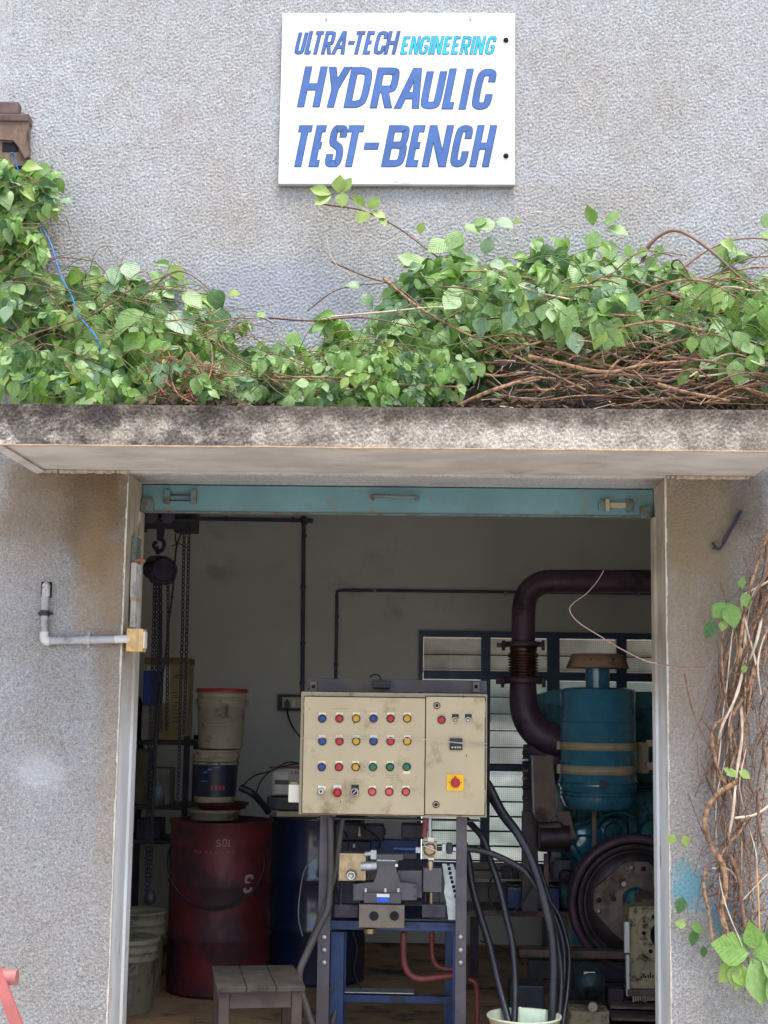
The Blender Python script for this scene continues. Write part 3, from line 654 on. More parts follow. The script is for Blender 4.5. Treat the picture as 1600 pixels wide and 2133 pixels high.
for ry, ms in ((388, (Bl, R_, Y_, Bl, R_, Y_)), (560, (Bl, R_, Y_, Bl, R_, Y_)), (755, (Bl, R_, Y_, G_, G_, G_)), (942, (None, None, None, M_RED2, M_RED2, M_RED2))):
    for i, (cx, m_) in enumerate(zip(cx7, ms)):
        if m_ is None: continue
        x, y = z7(cx-(4 if ry == 755 else 10 if ry > 900 else 0), ry)
        button(x, y, m_, ty=1.1 if (ry == 755 and i == 5) else -1, tagm=(M_TAG if random.random() < .8 else M_WHT))
x, y = z7(1163, 398); button(x, y, R_, M_STRAP)
for cx, cap in ((1268, M_YEL), (1366, M_CHR)):
    x, y = z7(cx, 400); o = button(x, y, cap, M_BLKP, r=3.4); q = P(x, y, FY)
    B().torus(q+Vector((0, -.006, 0)), (0, 1, 0), .0125, .0035, 20, 6).obj('bezel', M_CHR, o)
# key switch, mushroom stop, selector
x, y = z7(250, 940); q = P(x, y, FY); t = P(x+2, y-8, FY); B().prism([(x-6, y-13), (x+10, y-10), (x+8, y+1), (x-7, y-2)], FY-.002, FY-.0002).obj('legend_plate', M_WHT, cp)
o = B().lathe([(.018, 0), (.018, .006), (.013, .012), (.006, .013), (.006, .010), (.0001, .010)], q, (0, -1, 0), 20).obj('key_switch', M_CHR, cp); B().box(q+Vector((-.001, -.014, -.004)), q+Vector((.001, -.0105, .004))).obj('keyhole', M_HOLE, o)
x, y = z7(375, 948); q = P(x, y, FY); t = P(x, y-11, FY); B().box(t+Vector((-.018, -.002, -.01)), t+Vector((.018, 0, .01)), .0006).obj('legend_plate', M_WHT, cp)
o = B().lathe([(.024, 0), (.024, .004), (.020, .006)], q, (0, -1, 0), 24).obj('stop_button', M_WHT, cp)
B().lathe([(.012, .004), (.012, .018), (.0165, .020), (.0165, .026), (.010, .031), (.0001, .032)], q, (0, -1, 0), 24).obj('mushroom_cap', M_RED, o); B().torus(q+Vector((0, -.006, 0)), (0, 1, 0), .0205, .0025, 24, 6).obj('red_ring', M_RED, o)
x, y = z7(505, 945); q = P(x, y, FY); t = P(x+1, y-10, FY); B().box(t+Vector((-.018, -.002, -.012)), t+Vector((.018, 0, .012)), .0006).obj('legend_plate', M_BLKP, cp)
o = B().lathe([(.020, 0), (.020, .005), (.015, .009), (.0135, .009)], q, (0, -1, 0), 24).obj('selector_switch', M_CHR, cp); B().lathe([(.0135, .004), (.0135, .014), (.0001, .014)], q, (0, -1, 0), 20).obj('knob', M_BLKP, o)
B().tube([q+Vector((-.007, -.0165, -.007)), q+Vector((.009, -.0165, .009))], .002, 5).obj('pointer', M_WHT, o)
for zx, zy in ((1128, 290), (1121, 1040)):
    x, y = z7(zx, zy); q = P(x, y, FY)
    o = B().torus(q+Vector((0, -.002, 0)), (0, 1, 0), .0145, .0022, 24, 6).obj('door_lock', M_BLKP, cp); B().lathe([(.0125, 0), (.0125, .004), (.0001, .004)], q, (0, -1, 0), 20).obj('lock_face', M_STRAP, o); B().lathe([(.0075, .004), (.0075, .006), (.0001, .006)], q, (0, -1, 0), 16).obj('lock_core', M_HOLE, o)
x0, y0 = z7(1225, 537); x1, y1 = z7(1320, 628); mt = B().px(x0, y0, x1, y1, FY-.014, FY, .002).obj('hour_meter', M_BLKP, cp)
xa, ya = z7(1236, 545); xb, yb = z7(1310, 556); B().px(xa, ya, xb, yb, FY-.0155, FY-.0138).obj('meter_strip', M_DARK, mt)
for i, (u, v) in enumerate(((1240, 600), (1262, 600), (1280, 600), (1297, 600))): xa, ya = z7(u, v); B().px(xa, ya, xa+3.2, ya+3.6, FY-.0155, FY-.0138).obj('digit_window', M_TINW, mt)
x0, y0 = z7(1203, 810); x1, y1 = z7(1330, 937); o = B().px(x0, y0, x1, y1, FY-.006, FY, .002).obj('main_switch', M_YSQ, cp)
x, y = z7(1268, 875); q = P(x, y, FY-.006); B().lathe([(.0225, 0), (.0225, .008), (.020, .012), (.0001, .012)], q, (0, -1, 0), 24).obj('dial', M_RED, o)
B().prism([(x-4, y+9), (x-4, y-8), (x, y-15), (x+4, y-8), (x+4, y+9)], FY-.034, FY-.018).obj('handle', M_RED, o)
for u, v in ((1222, 872), (1313, 872)): xa, ya = z7(u, v); B().px(xa-1.5, ya-.5, xa+1.5, ya+.5, FY-.0066, FY-.0058).obj('dial_mark', M_HOLE, o)
# rub marks of worn legends
b = B()
for zx, zy, n in ((330, 313, 9), (400, 311, 7), (740, 310, 8), (770, 322, 7), (740, 815, 12), (740, 833, 11), (625, 823, 5), (500, 850, 6), (500, 868, 6), (880, 690, 5), (310, 845, 6)):
    for j in range(n):
        xa, ya = z7(zx+j*9.5, zy+random.uniform(-2, 2)); b.px(xa, ya, xa+1.6, ya+random.uniform(.7, 1.4), FY-.0004, FY+.0002)
b.obj('worn_legend', mat('worn legend ink', (138, 116, 84), .6), cp)
b = B()
for zx, zy, l_ in ((497, 400, 30), (160, 312, 9), (395, 1010, 18), (375, 1050, 5), (440, 1112, 8), (1130, 212, 12), (1328, 212, 20), (1282, 218, 5), (967, 828, 6), (845, 1120, 6), (1350, 660, 20), (430, 216, 8)):
    xa, ya = z7(zx, zy); b.px(xa, ya, xa+1.6, ya+l_*.275, FY-.0005, FY+.0002)
b.obj('paint_scar', mat('scarred metal', (84, 66, 44), .6), cp)
bx = B().px(601, 1634, 627, 1672, PY+.03, PY+.10, .006).obj('side_outlet_box', M_WHT, cp, label='off white outlet box on the left side of the cabinet')
B().px(606, 1629, 622, 1634, PY+.04, PY+.08, .002).obj('outlet_lid', M_TIN, bx)
# string tied round the cabinet
st = B(); st.tube(pc([(627, 1538, PY-.03), (720, 1536, PY-.03), (820, 1538, PY-.032), (900, 1542, PY-.034), (960, 1547, PY-.036), (1015, 1549, PY-.02)], 0), .0016, 5)
tag(st.obj('tied_string', mat('pale string', (196, 190, 180), .7)), 'pale string stretched across the second row of buttons', 'string')
st = B(); st.tube(pc([(880, 1540, PY-.036), (940, 1546, PY-.038), (980, 1551, PY-.036), (1015, 1557, PY-.02)], 0), .0016, 5)
tag(st.obj('tied_string', mat('pale string', (196, 190, 180), .7)), 'loose pale string end crossing the right door of the cabinet', 'string')

# rail behind the cabinet top, posts, bolts
ts = thing('test_stand', 'brown grey steel stand of two bolted posts carrying the cream control cabinet', 'stand', tuple(P(820, 2200, .6)))
B().px(641, 1413, 1014, 1445, .71, .76, .003).obj('top_rail', M_POST, ts)
for x in (646, 985):
    o = B().px(x, 1420, x+14, 1442, .69, .709, .002).obj('lug', M_MANI, ts); B().cyl(P(x+7, 1430, .689), P(x+7, 1430, .68), .009, n=10).obj('bolt', M_HOLE, o)
for xa, xb in ((667, 692), (951, 973)):
    a, b_ = P(xa, 1703, .6), P(xb, 1703, .6); B().box((a.x, .60, .0), (b_.x, .605, 1.4), .001).box((a.x, .605, .0), (a.x+.005, .65, 1.4)).obj('post', M_POST, ts)
B().px(660, 1704, 1000, 1712, .61, .70).obj('cross_rail', M_POST, ts)
for x in (675.5, 959.5):
    for y in (1952, 1979, 2005): B().lathe([(.0125, 0), (.0125, .005), (.009, .010), (.0001, .011)], P(x, y, .599), (0, -1, 0), 12).obj('bolt', M_ZINC, ts)
pl = thing('cable_connector', 'black cable connector lying on the rail behind the cabinet top', 'connector', tuple(P(795, 1430, .7)))
B().px(776, 1417, 812, 1434, .67, .72, .005).obj('body', M_BLKP, pl); B().tube(pc([(770, 1410, .7), (780, 1405, .7), (790, 1408, .7), (794, 1418, .7)], 0), .004, 6).obj('cable', M_CORD, pl)

# blue work frame
bf = thing('blue_work_frame', 'blue painted steel work frame standing between the posts under the valve block', 'frame', tuple(P(820, 2150, .8)))
B().px(688, 1917, 956, 1941, .72, .76, .002).obj('top_rail', M_BFR, bf); B().px(690, 1911, 956, 1916, .70, 1.15, .001).obj('bed_plate', M_BFR, bf)
for xa, xb in ((690, 717), (944, 954)): a, b_ = P(xa, 1941, .74), P(xb, 1941, .74); B().box((a.x, .74, 0), (b_.x, .79, a.z)).obj('leg', M_BFR, bf)
for xa, xb in ((706, 722), (928, 944)): a, b_ = P(xa, 1941, 1.1), P(xb, 1941, 1.1); B().box((a.x, 1.1, 0), (b_.x, 1.14, a.z)).obj('leg', M_BFR, bf)
B().px(716, 2072, 940, 2092, .95, 1.0, .002).obj('lower_rail', M_BFR, bf); B().px(718, 2066, 862, 2071, .94, 1.05).obj('lower_shelf', M_ZINC, bf)

# hydraulic valve stack
va = thing('hydraulic_valve_stack', 'dark grey hydraulic valve stack with two round ports and a blue label plate', 'valve', tuple(P(800, 1930, .6)))
vy = .60
B().px(748, 1884, 842, 1934, vy-.06, vy+.06, .003).obj('manifold_block', M_MANI, va)
for x in (779, 821.5):
    q = P(x, 1908, vy-.06); o = B().torus(q, (0, 1, 0), .0235, .0025, 24, 6).obj('port', M_MANI, va); B().cyl(q+Vector((0, -.0012, 0)), q+Vector((0, .0, 0)), .0225, n=24).obj('port_bore', M_HOLE, o)
o = B().px(758, 1859, 835, 1883, vy-.045, vy+.05, .003).obj('sub_plate', M_VAL, va)
B().px(785, 1862, 811, 1869, vy-.048, vy-.0445).obj('label_plate', M_WHT, o); B().px(785, 1869.5, 811, 1879, vy-.048, vy-.0445).obj('label_plate', mat('bright blue label', (34, 88, 210), .4), o)
b = B().prism([(736, 1842), (778, 1838), (786, 1818), (786, 1792), (824, 1792), (826, 1815), (834, 1838), (868, 1842), (868, 1875), (736, 1875)], vy-.03, vy+.08); b.obj('valve_body', M_VAL, va)
B().prism([(784, 1780), (839, 1780), (839, 1792), (830, 1792), (828, 1800), (784, 1800)], vy-.035, vy+.07).obj('pilot_valve', M_VAL, va)
B().px(786, 1791, 824, 1794, vy-.04, vy-.034).obj('seam_plate', M_ZINC, va)
for x in (762, 803, 830): B().cyl(P(x, 1858, vy-.03), P(x, 1850, vy-.03), .009, n=10).obj('cap_screw', M_CHR, va)
for x in (737, 864):
    for y in (1848, 1867): B().cyl(P(x, y, vy-.032), P(x, y, vy-.04), .005, n=8).obj('cap_screw', M_DARK, va)
B().px(826, 1813, 879, 1870, vy+.02, vy+.12, .003).obj('side_block', M_VAL, va); B().px(882, 1808, 920, 1859, vy, vy+.1, .003).obj('side_block', M_VAL, va)
B().px(879, 1884, 928, 1912, vy+.02, vy+.12, .003).obj('base_block', M_DARK, va); B().px(696, 1884, 746, 1912, vy+.05, vy+.12, .003).obj('base_block', M_DARK, va)
for x in (886, 898, 914): B().cyl(P(x, 1859, vy+.06), P(x, 1890, vy+.06), .006 if x != 898 else .010, n=8).obj('tie_rod', M_BRASS if x == 898 else M_DARK, va)
B().cyl(P(711, 1837, vy+.06), P(710, 1888, vy+.06), .007, n=8).obj('tie_rod', M_DARK, va)
o = B().px(705, 1777, 762, 1836, vy-.01, vy+.10, .006).obj('solenoid_housing', M_BRASS, va)
q = P(733, 1820, vy-.01)
B().lathe([(.026, 0), (.026, .03), (.022, .034), (.022, .05), (.014, .05), (.012, .035), (.0001, .035)], q, (-.05, -1, -.1), 24).obj('connector', M_CHR, o)
B().cyl(P(752, 1805, vy-.02), P(785, 1803, vy-.02), .021, n=18).obj('solenoid_tube', M_ZINC, va); B().cyl(P(760, 1779, vy-.02), P(783, 1777, vy-.02), .012, n=14).obj('fitting', M_ZINC, va); B().px(772, 1771, 784, 1790, vy-.035, vy, .002).obj('fitting', M_ZINC, va)
B().px(823, 1800, 829, 1806, vy-.05, vy-.03, .002).obj('plug', M_WHT, va); B().cyl(P(770, 1934, vy), P(770, 1944, vy), .030, .026, n=18).obj('drain_plug', M_BRASS, va)

gv = thing('gauge_valve', 'brass and steel needle valve on a vertical pipe right of the valve stack', 'valve', tuple(P(896, 1785, .6)))
B().px(883, 1754, 910, 1785, .585, .64, .004).obj('body', M_BRASS, gv)
o = B().lathe([(.029, 0), (.031, .012), (.024, .022), (.014, .026), (.0001, .026)], P(895, 1769, .585), (0, -1, 0), 22).obj('round_knob', M_BRASS, gv); B().tube([P(884, 1762, .545), P(910, 1773, .545)], .005, 6).obj('lever', M_CHR, o)
B().cyl(P(896, 1704, .61), P(896, 1746, .61), .009, n=10).obj('pipe', M_ZINC, gv); B().px(891, 1744, 904, 1754, .59, .63, .002).obj('nut', M_WHT, gv); B().px(892, 1786, 904, 1792, .59, .63, .002).obj('nut', M_WHT, gv)
B().lathe([(.012, 0), (.017, .012), (.014, .03), (.010, .045)], P(897, 1793, .61), (0, 0, -1), 14).obj('nipple', M_BRASS, gv)
B().cyl(P(910, 1768, .61), P(952, 1769, .61), .010, n=12).obj('side_pipe', M_DARK, gv); B().px(921, 1758, 929, 1776, .59, .635, .002).obj('nut', M_ZINC, gv); B().px(931, 1757, 942, 1779, .585, .64, .003).obj('nut', M_DARK, gv); B().px(944, 1765, 950, 1773, .59, .63).obj('nut', M_ZINC, gv)
B().cyl(P(887, 1704, .62), P(884, 1744, .62), .013, n=10).obj('hose_stub', M_RHOSE, gv); B().cyl(P(866, 1769, .63), P(820, 1768, .63), .008, n=8).obj('blue_pipe', M_BFR, gv); B().px(866, 1765, 876, 1777, .61, .65, .002).obj('end_cap', M_ZINC, gv)

pp = thing('perforated_strip', 'pale galvanised strip with square black slots leaning by the right post', 'strip', tuple(P(940, 1915, .68)))
B().prism([(921, 1799), (944, 1800), (950, 1815), (952, 1916), (934, 1916), (930, 1880), (925, 1860), (927, 1840)], .66, .665).obj('plate', M_ZINC, pp)
for i, (x, y) in enumerate(((931, 1797), (933, 1806), (935, 1816), (937, 1825), (939, 1834), (942, 1844), (944, 1853), (946.5, 1864), (949, 1874))): B().px(x, y, x+6, y+6.5, .656, .6595).obj('slot', M_HOLE, pp)

# clutter behind the stand
cl = thing('control_valve_bank', 'dark clutter of control valves and brackets just under the cabinet', 'valve', tuple(P(780, 1800, 1.0)))
B().px(700, 1716, 800, 1752, 1.0, 1.1, .01).obj('casting', M_DARK, cl); B().px(836, 1716, 884, 1748, .95, 1.05, .008).obj('casting', M_DARK, cl); B().px(760, 1748, 870, 1778, 1.05, 1.12, .006).obj('bracket', M_BFR, cl)
B().cyl(P(749, 1742, .98), P(749, 1722, .98), .013, .005, n=10).obj('grease_nipple', M_BRASS, cl); B().cyl(P(738, 1765, .98), P(738, 1758, .98), .008, n=10).obj('pin', M_ZINC, cl); B().px(698, 1752, 772, 1776, 1.0, 1.1, .008).obj('casting', M_DARK, cl)
B().px(700, 1716, 760, 1900, 1.25, 1.3, .01).obj('back_plate', M_DARK, cl); B().px(800, 1790, 900, 1910, 1.2, 1.25, .01).obj('back_plate', M_DARK, cl)
B().tube(pc([(790, 1716, .9), (802, 1735, .9), (770, 1790, .9)], 0), .004, 6).obj('cable', M_CORD, cl)

# ------------------------------------------------------------------ hoses
z3 = lambda L, d=None: [((960+x*.275), (1690+y*.275), dd) for x, y, dd in L]
def hose(pts, r, label, m_=M_BLK, grp='hoses hanging from the test bench', name='hydraulic_hose', n=12):
    o = B().tube(crv([P(*p) for p in pts], 8), r, n).obj(name, m_); tag(o, label, 'hose', grp); return o
hose([(985, 1600, .9), (1015, 1632, .8)]+z3([(310, 0, .75), (420, 150, .7), (520, 330, .66), (590, 520, .62), (640, 700, .6), (690, 930, .58), (705, 1200, .55), (690, 1620, .5)]), .0215, 'thickest black hose arching from behind the cabinet down into the pale tub')
hose([(930, 1670, .9)]+z3([(60, 80, .85), (170, 210, .8), (235, 400, .78), (300, 600, .75), (345, 800, .72), (390, 1000, .68), (412, 1300, .6), (405, 1640, .5)]), .016, 'black hose dropping nearly straight between the window and the cabinet post')
hose([(925, 1768, .66)]+z3([(50, 285, .68), (200, 310, .7), (350, 372, .7), (480, 450, .68), (560, 550, .68), (660, 700, .68), (720, 950, .66), (760, 1250, .6), (740, 1640, .5)]), .0155, 'black hose leaving the needle valve sideways and curving over to the tub')
hose([(960, 1740, .85)]+z3([(50, 330, .85), (85, 560, .82), (150, 800, .78), (220, 1020, .72), (285, 1300, .62), (375, 1640, .5)]), .0185, 'black hose closest to the right post slanting down into the tub')
hose([(1015, 1650, .9)]+z3([(330, 60, .85), (450, 200, .8), (560, 400, .75), (620, 620, .72), (665, 800, .7), (715, 1050, .66), (735, 1300, .6), (715, 1620, .52)]), .016, 'black hose pressed against the thickest hose on its right side')
hose(z3([(590, 420, .8), (650, 600, .78), (700, 760, .76), (765, 960, .72), (785, 1150, .68), (770, 1400, .6), (730, 1640, .52)]), .0125, 'black hose second from the right edge of the hose bundle')
hose(z3([(690, 700, .75), (750, 800, .74), (800, 960, .72), (822, 1100, .68), (810, 1350, .6), (770, 1640, .5)]), .0105, 'thin black hose outermost at the right of the hose bundle')
hose(z3([(280, 480, 1.0), (228, 520, 1.0), (215, 640, 1.0), (260, 745, 1.0), (370, 775, 1.0), (470, 680, 1.0), (550, 540, 1.0)]), .005, 'thin black cable looped in a ring between the hoses', M_CORD, None, 'cable_loop', 8)
z2 = lambda L: [(620+x*.2375, 1690+y*.2375, dd) for x, y, dd in L]
hose(z2([(285, 60, .57), (290, 300, .56), (285, 620, .55), (265, 850, .52), (190, 1010, .48), (90, 1230, .42), (20, 1400, .36), (30, 1560, .34), (90, 1760, .32), (150, 1950, .3)]), .0165, 'dusty grey hose running down the front of the left post', M_GREYH, 'grey hoses on the left post')
hose(z2([(395, 60, .62), (365, 250, .61), (330, 520, .59), (250, 800, .57), (190, 960, .53), (130, 1120, .46), (60, 1290, .4), (10, 1450, .4), (60, 1700, .4), (120, 1960, .4)]), .0150, 'dusty grey hose slanting from the cabinet across behind the left post', M_GREYH, 'grey hoses on the left post')
hose(z2([(320, 1480, .85), (360, 1560, .82), (365, 1640, .8), (330, 1760, .75), (280, 1950, .7)]), .0135, 'short dark hose bending down inside the blue frame', M_GREYH, None)
hose(z2([(930, 1060, .85), (928, 1250, .85), (950, 1380, .85), (1010, 1450, .85), (1100, 1470, .85), (1240, 1455, .85), (1400, 1440, .85)]), .0165, 'red hose looping under the blue frame from the left', M_RHOSE, None, 'red_hose')
hose(z2([(1178, 1060, .9), (1178, 1200, .9), (1195, 1310, .9), (1250, 1370, .9), (1400, 1395, .9)]), .0135, 'shorter red hose hanging under the right end of the blue frame', M_RHOSE, None, 'red_hose')
hose([(975, 2040, .9), (990, 2050, .9), (994, 2090, .9), (992, 2180, .85)], .0125, 'red hose dropping to the floor beside the right post', M_RHOSE, None, 'red_hose')
hose([(695, 1782, 1.2), (660, 1784, 1.2), (636, 1810, 1.2), (625, 1860, 1.2), (622, 1910, 1.2), (630, 1950, 1.2)], .0035, 'thin pale wire bowed in front of the blue drum', mat('grey wire', (130, 130, 140), .5), None, 'bent_wire', 6)
tb = thing('plastic_tub', 'pale cream plastic tub catching the hose ends at the bottom of the photo', 'tub', tuple(P(1092, 2200, .45)))
q = P(1092, 2118, .45); B().lathe([(.12, -.16), (.165, 0), (.172, 0), (.172, .008), (.160, .008), (.115, -.15), (.0001, -.15)], q+Vector((0, .0, 0)), (0, 0, 1), 36).obj('bowl', mat('pale cream plastic', (206, 214, 184), .4, var=.08), tb)
B().prism([(1082, 2098), (1090, 2100), (1137, 2104), (1132, 2170), (1083, 2170)], .36, .375).obj('pale_card', mat('pale green card', (190, 206, 182), .6), tb)

for i, (pts, lb) in enumerate((([(706, 1712, .95), (726, 1760, .9), (700, 1830, .85), (712, 1905, .8)], 'thin black cable sagging behind the left post to the blue frame'), ([(745, 1712, .95), (790, 1750, 1.0), (785, 1775, 1.0)], 'thin black cable curling out from under the cabinet over the valve stack'),
        ([(735, 1941, .7), (744, 1975, .75), (738, 2020, .8), (752, 2060, .85)], 'thin black cable dangling below the manifold block'), ([(1000, 1960, 1.8), (1040, 1972, 1.8), (1075, 1990, 1.8), (1090, 2010, 1.8)], 'thin black cable lying behind the hoses near the engine beam'))):
    tag(B().tube(pc(pts, 0), .0042, 6).obj('loose_cable', M_CORD), lb, 'cable', 'loose thin cables round the test bench')
# ------------------------------------------------------------------ stool
stl = thing('wooden_stool', 'grimy low wooden stool with planked top standing in the doorway', 'stool', (-.77, .2, 0))
zt = .42; sw, sdp = .19, .25; MR = Matrix.Translation((-.745, .19, 0)) @ Matrix.Rotation(rad(11), 4, 'Z')
def sobj(b, name, m_): b.v = [tuple(MR @ Vector(v)) for v in b.v]; return b.obj(name, m_, stl)
for i in range(3):
    x0 = -sw+i*(2*sw/3); sobj(B().box((x0+.0012, -sdp-random.uniform(0, .008), zt-.026), (x0+2*sw/3-.0012, sdp+random.uniform(0, .006), zt-random.uniform(0, .002)), .004), 'plank', M_STOOL)
for sx in (-1, 1):
    for sy in (-1, 1): sobj(B().box((sx*(sw-.012)-.022*(sx > 0)*2+.0, sy*(sdp-.012)-.044*(sy > 0), 0), (sx*(sw-.012)+.044*(sx < 0), sy*(sdp-.012)+.044*(sy < 0), zt-.027), .004), 'leg', M_STL)
for sy in (-1, 1): sobj(B().box((-sw+.057, sy*(sdp-.03)-.01, zt-.095), (sw-.057, sy*(sdp-.03)+.01, zt-.0275), .002), 'apron', M_STL)
for sx in (-1, 1): sobj(B().box((sx*(sw-.03)-.01, -sdp+.058, zt-.095), (sx*(sw-.03)+.01, sdp-.058, zt-.0275), .002), 'apron', M_STL)

# ------------------------------------------------------------------ drums, pails and tins at the left
def drum(px, y, m_, label, hgt=.95, r=.292):
    c = P(px, 1700, y); t = thing('steel_drum', label, 'drum', (c.x, y, 0), 'steel drums on the workshop floor')
    pr = [(.0001, .01), (r-.012, .01), (r, 0), (r, .02)]
    for hz in (.33, .64): pr += [(r, hz*hgt-.018), (r+.010, hz*hgt), (r, hz*hgt+.018)]
    pr += [(r, hgt-.02), (r+.006, hgt-.01), (r+.006, hgt), (r-.006, hgt), (r-.010, hgt-.02), (.0001, hgt-.018)]
    B().lathe(pr, (c.x, y, 0), (0, 0, 1), 56).obj('shell', m_, t)
    B().torus((c.x, y, hgt-.004), (0, 0, 1), r+.002, .007, 56, 6).obj('rim', m_, t)
    B().lathe([(.03, 0), (.03, .012), (.0001, .012)], (c.x+.12, y-.15, hgt-.02), (0, 0, 1), 16).obj('bung', M_DARK, t)
    return t, c
dr, dc = drum(463, 2.05, M_RDRUM, 'dirty red steel drum with faded stencilled letters, carrying stacked pails')
rr = .294
def cylmap(cx, cy, r): return lambda u, v, k: Vector((cx+(r+.0008+.0001*k)*math.sin(u/r), cy-(r+.0008+.0001*k)*math.cos(u/r), v))
ink = mat('faded stencil ink', (150, 118, 104), .7, var=.35, vs=60)
def arc_x(px, py, c, y, r):   # angle coordinate on a drum for a photo pixel
    X = (px-VX)/S(y-r*.9); return math.asin(max(-1, min(1, (X-c.x)/r)))*r
dz = lambda py: EYE-(py-VY)/S(2.05-.29)
b = B(); u0 = arc_x(462, 0, dc, 2.05, rr)
letters(b, [('S', u0, dz(1762), .026, .038, .1), ('O', u0+.034, dz(1762), .026, .042, .1), ('L', u0+.068, dz(1762), .016, .038, .1)], .007, cylmap(dc.x, 2.05, rr)); b.obj('stencil_letter', ink, dr)
b = B(); u1 = arc_x(518, 0, dc, 2.05, rr); letters(b, [('S', u1, dz(1856), .058, .10, .12)], .017, cylmap(dc.x, 2.05, rr)); b.obj('stencil_letter', mat('stencil ink pale', (150, 128, 128), .7, var=.3, vs=50), dr)
b = B(); f = cylmap(dc.x, 2.05, rr); u2 = arc_x(418, 0, dc, 2.05, rr)
for i in range(26):
    u = u2+i*.0092; z = dz(1775)+random.uniform(-.003, .003); h = random.uniform(.003, .016)
    if random.random() < .75: b._a([f(u, z, 0), f(u+.003, z, 0), f(u+.0035, z+h, 0), f(u+.001, z+h, 0)], [(0, 1, 2, 3)])
b.obj('worn_stencil', ink, dr)
b = B(); b.tube([Vector((dc.x+.01+.27*math.sin(a), 2.05-rr-.012+.03*abs(math.sin(a))**3+.25*max(0, abs(math.sin(a))-.93), .74-.25*math.cos(a))) for a in np.linspace(-1.9, 1.9, 40)], .0065, 8)
tag(b.obj('rubber_ring', M_CORD), 'black rubber ring hanging across the front of the red drum', 'ring')
bd, bc = drum(664, 2.45, M_BDRUM, 'dark blue steel drum behind the control stand, right of the red drum', .95)

def pail(px, pyb, y, h, r0, r1, m_, label, band=True, grp='plastic pails', zb=None, lid=None, name='plastic_pail', n=40, bail=True):
    zb = P(px, pyb, y).z if zb is None else zb; cx = P(px, 1500, y).x
    t = thing(name, label, 'bucket', (cx, y, zb), grp)
    rr_ = lambda q: r0+(r1-r0)*q
    pr = [(.0001, 0), (r0-.004, 0), (r0, .006), (rr_(.72), h*.72), (rr_(.72)+.008, h*.725), (rr_(.74)+.008, h*.76), (rr_(.76), h*.765), (rr_(.84), h*.84), (rr_(.84)+.007, h*.845), (rr_(.86)+.007, h*.865), (rr_(.87), h*.87), (r1, h*.96), (r1+.007, h*.965), (r1+.007, h), (r1-.003, h), (r1-.008, h*.95), (r0-.01, .02), (.0001, .02)]
    B().lathe(pr, (cx, y, zb), (0, 0, 1), n).obj('body', m_, t)
    if lid: B().lathe([(r1+.010, h-.012), (r1+.011, h+.004), (r1+.004, h+.012), (r1-.012, h+.012), (r1-.018, h+.004), (.0001, h+.004)], (cx, y, zb), (0, 0, 1), n).obj('lid', lid, t)
    if bail:
        B().tube([Vector((cx+math.sin(a)*(r1+.014), y-math.cos(a)*(r1+.014), zb+h*.80-.13*max(0, math.cos(a))*1.0)) for a in np.linspace(-1.57, 1.57, 24)], .0022, 5).obj('wire_handle', M_ZINC, t)
        for s_ in (-1, 1): B().cyl((cx+s_*(r1+.0), y, zb+h*.80), (cx+s_*(r1+.018), y, zb+h*.80), .012, n=10).obj('handle_lug', m_, t)
    return t, cx, zb
drtop = .95
kl, cx, zb = pail(452, 0, 2.05, .06, .14, .15, M_PAIL, 'dirty pail lid lying directly on the red drum', zb=drtop, name='stacked_lid', bail=False)
kl2, cx, zb = pail(468, 0, 2.07, .035, .135, .15, M_RDRUM, 'dull red lid sandwiched between the pails on the red drum', zb=drtop+.062, name='stacked_lid', bail=False)
t, cx, zb = pail(452, 0, 2.05, .30, .118, .135, M_PAIL, 'lower pail with dark blue printed label in the stack on the red drum', zb=drtop+.099, bail=False)
B().lathe([(.1205, .035), (.1315, .235)], (cx, 2.05, zb), (0, 0, 1), 40).obj('label', M_LBL, t)
f = cylmap(cx, 2.05, .130); b = B()
for i in range(4): u = -.005+i*.022; z = zb+.075; b._a([f(u, z, 5), f(u+.014, z, 5), f(u+.014, z+.026, 5), f(u, z+.026, 5)], [(0, 1, 2, 3)])
b.obj('orange_print', mat('dull orange print', (150, 62, 46), .5), t)
b = B()
for u, z, w_, h in ((-.06, .17, .03, .010), (-.075, .12, .05, .006), (.0, .20, .04, .004), (-.03, .185, .025, .012)): b._a([f(u, zb+z, 5), f(u+w_, zb+z, 5), f(u+w_*1.1, zb+z+h, 5), f(u+.01, zb+z+h, 5)], [(0, 1, 2, 3)])
b.obj('blue_print', mat('light blue print', (70, 110, 170), .5), t)
t, cx, zb = pail(461, 0, 2.05, .335, .128, .142, M_PAIL, 'upper dirty white pail with a faded red lid in the stack on the red drum', zb=drtop+.405, lid=M_LID)

t, cx, zb = pail(285, 0, 1.42, .37, .135, .158, M_PAILG, 'dirty greenish pail with worn black letters on the floor by the left jamb', zb=0, bail=False)
B().lathe([(.165, .368), (.166, .380), (.15, .384), (.13, .376), (.06, .374), (.05, .382), (.0001, .384)], (cx, 1.42, 0), (0, 0, 1), 40).obj('lid', M_PAILG, t)
f = cylmap(cx, 1.42, .1515)
b = B(); letters(b, [('c', -.075, .175, .026, .042, 0), ('e', -.036, .175, .032, .044, 0)], .008, f); b.obj('printed_letter', M_DARK, t)
b = B(); b._a([f(.015, .20, 3), f(.085, .21, 3), f(.085, .265, 3), f(.05, .262, 3)], [(0, 1, 2, 3)]); b._a([f(.035, .06, 3), f(.055, .06, 3), f(.058, .19, 3), f(.036, .18, 3)], [(0, 1, 2, 3)])
b.obj('label', mat('grey label remnant', (112, 108, 100), .6), t); b = B(); b._a([f(-.09, .03, 3), f(-.03, .03, 3), f(-.02, .15, 3), f(-.09, .16, 3)], [(0, 1, 2, 3)]); b.obj('label', mat('faded red picture label', (120, 76, 60), .6, var=.5, vs=30), t)
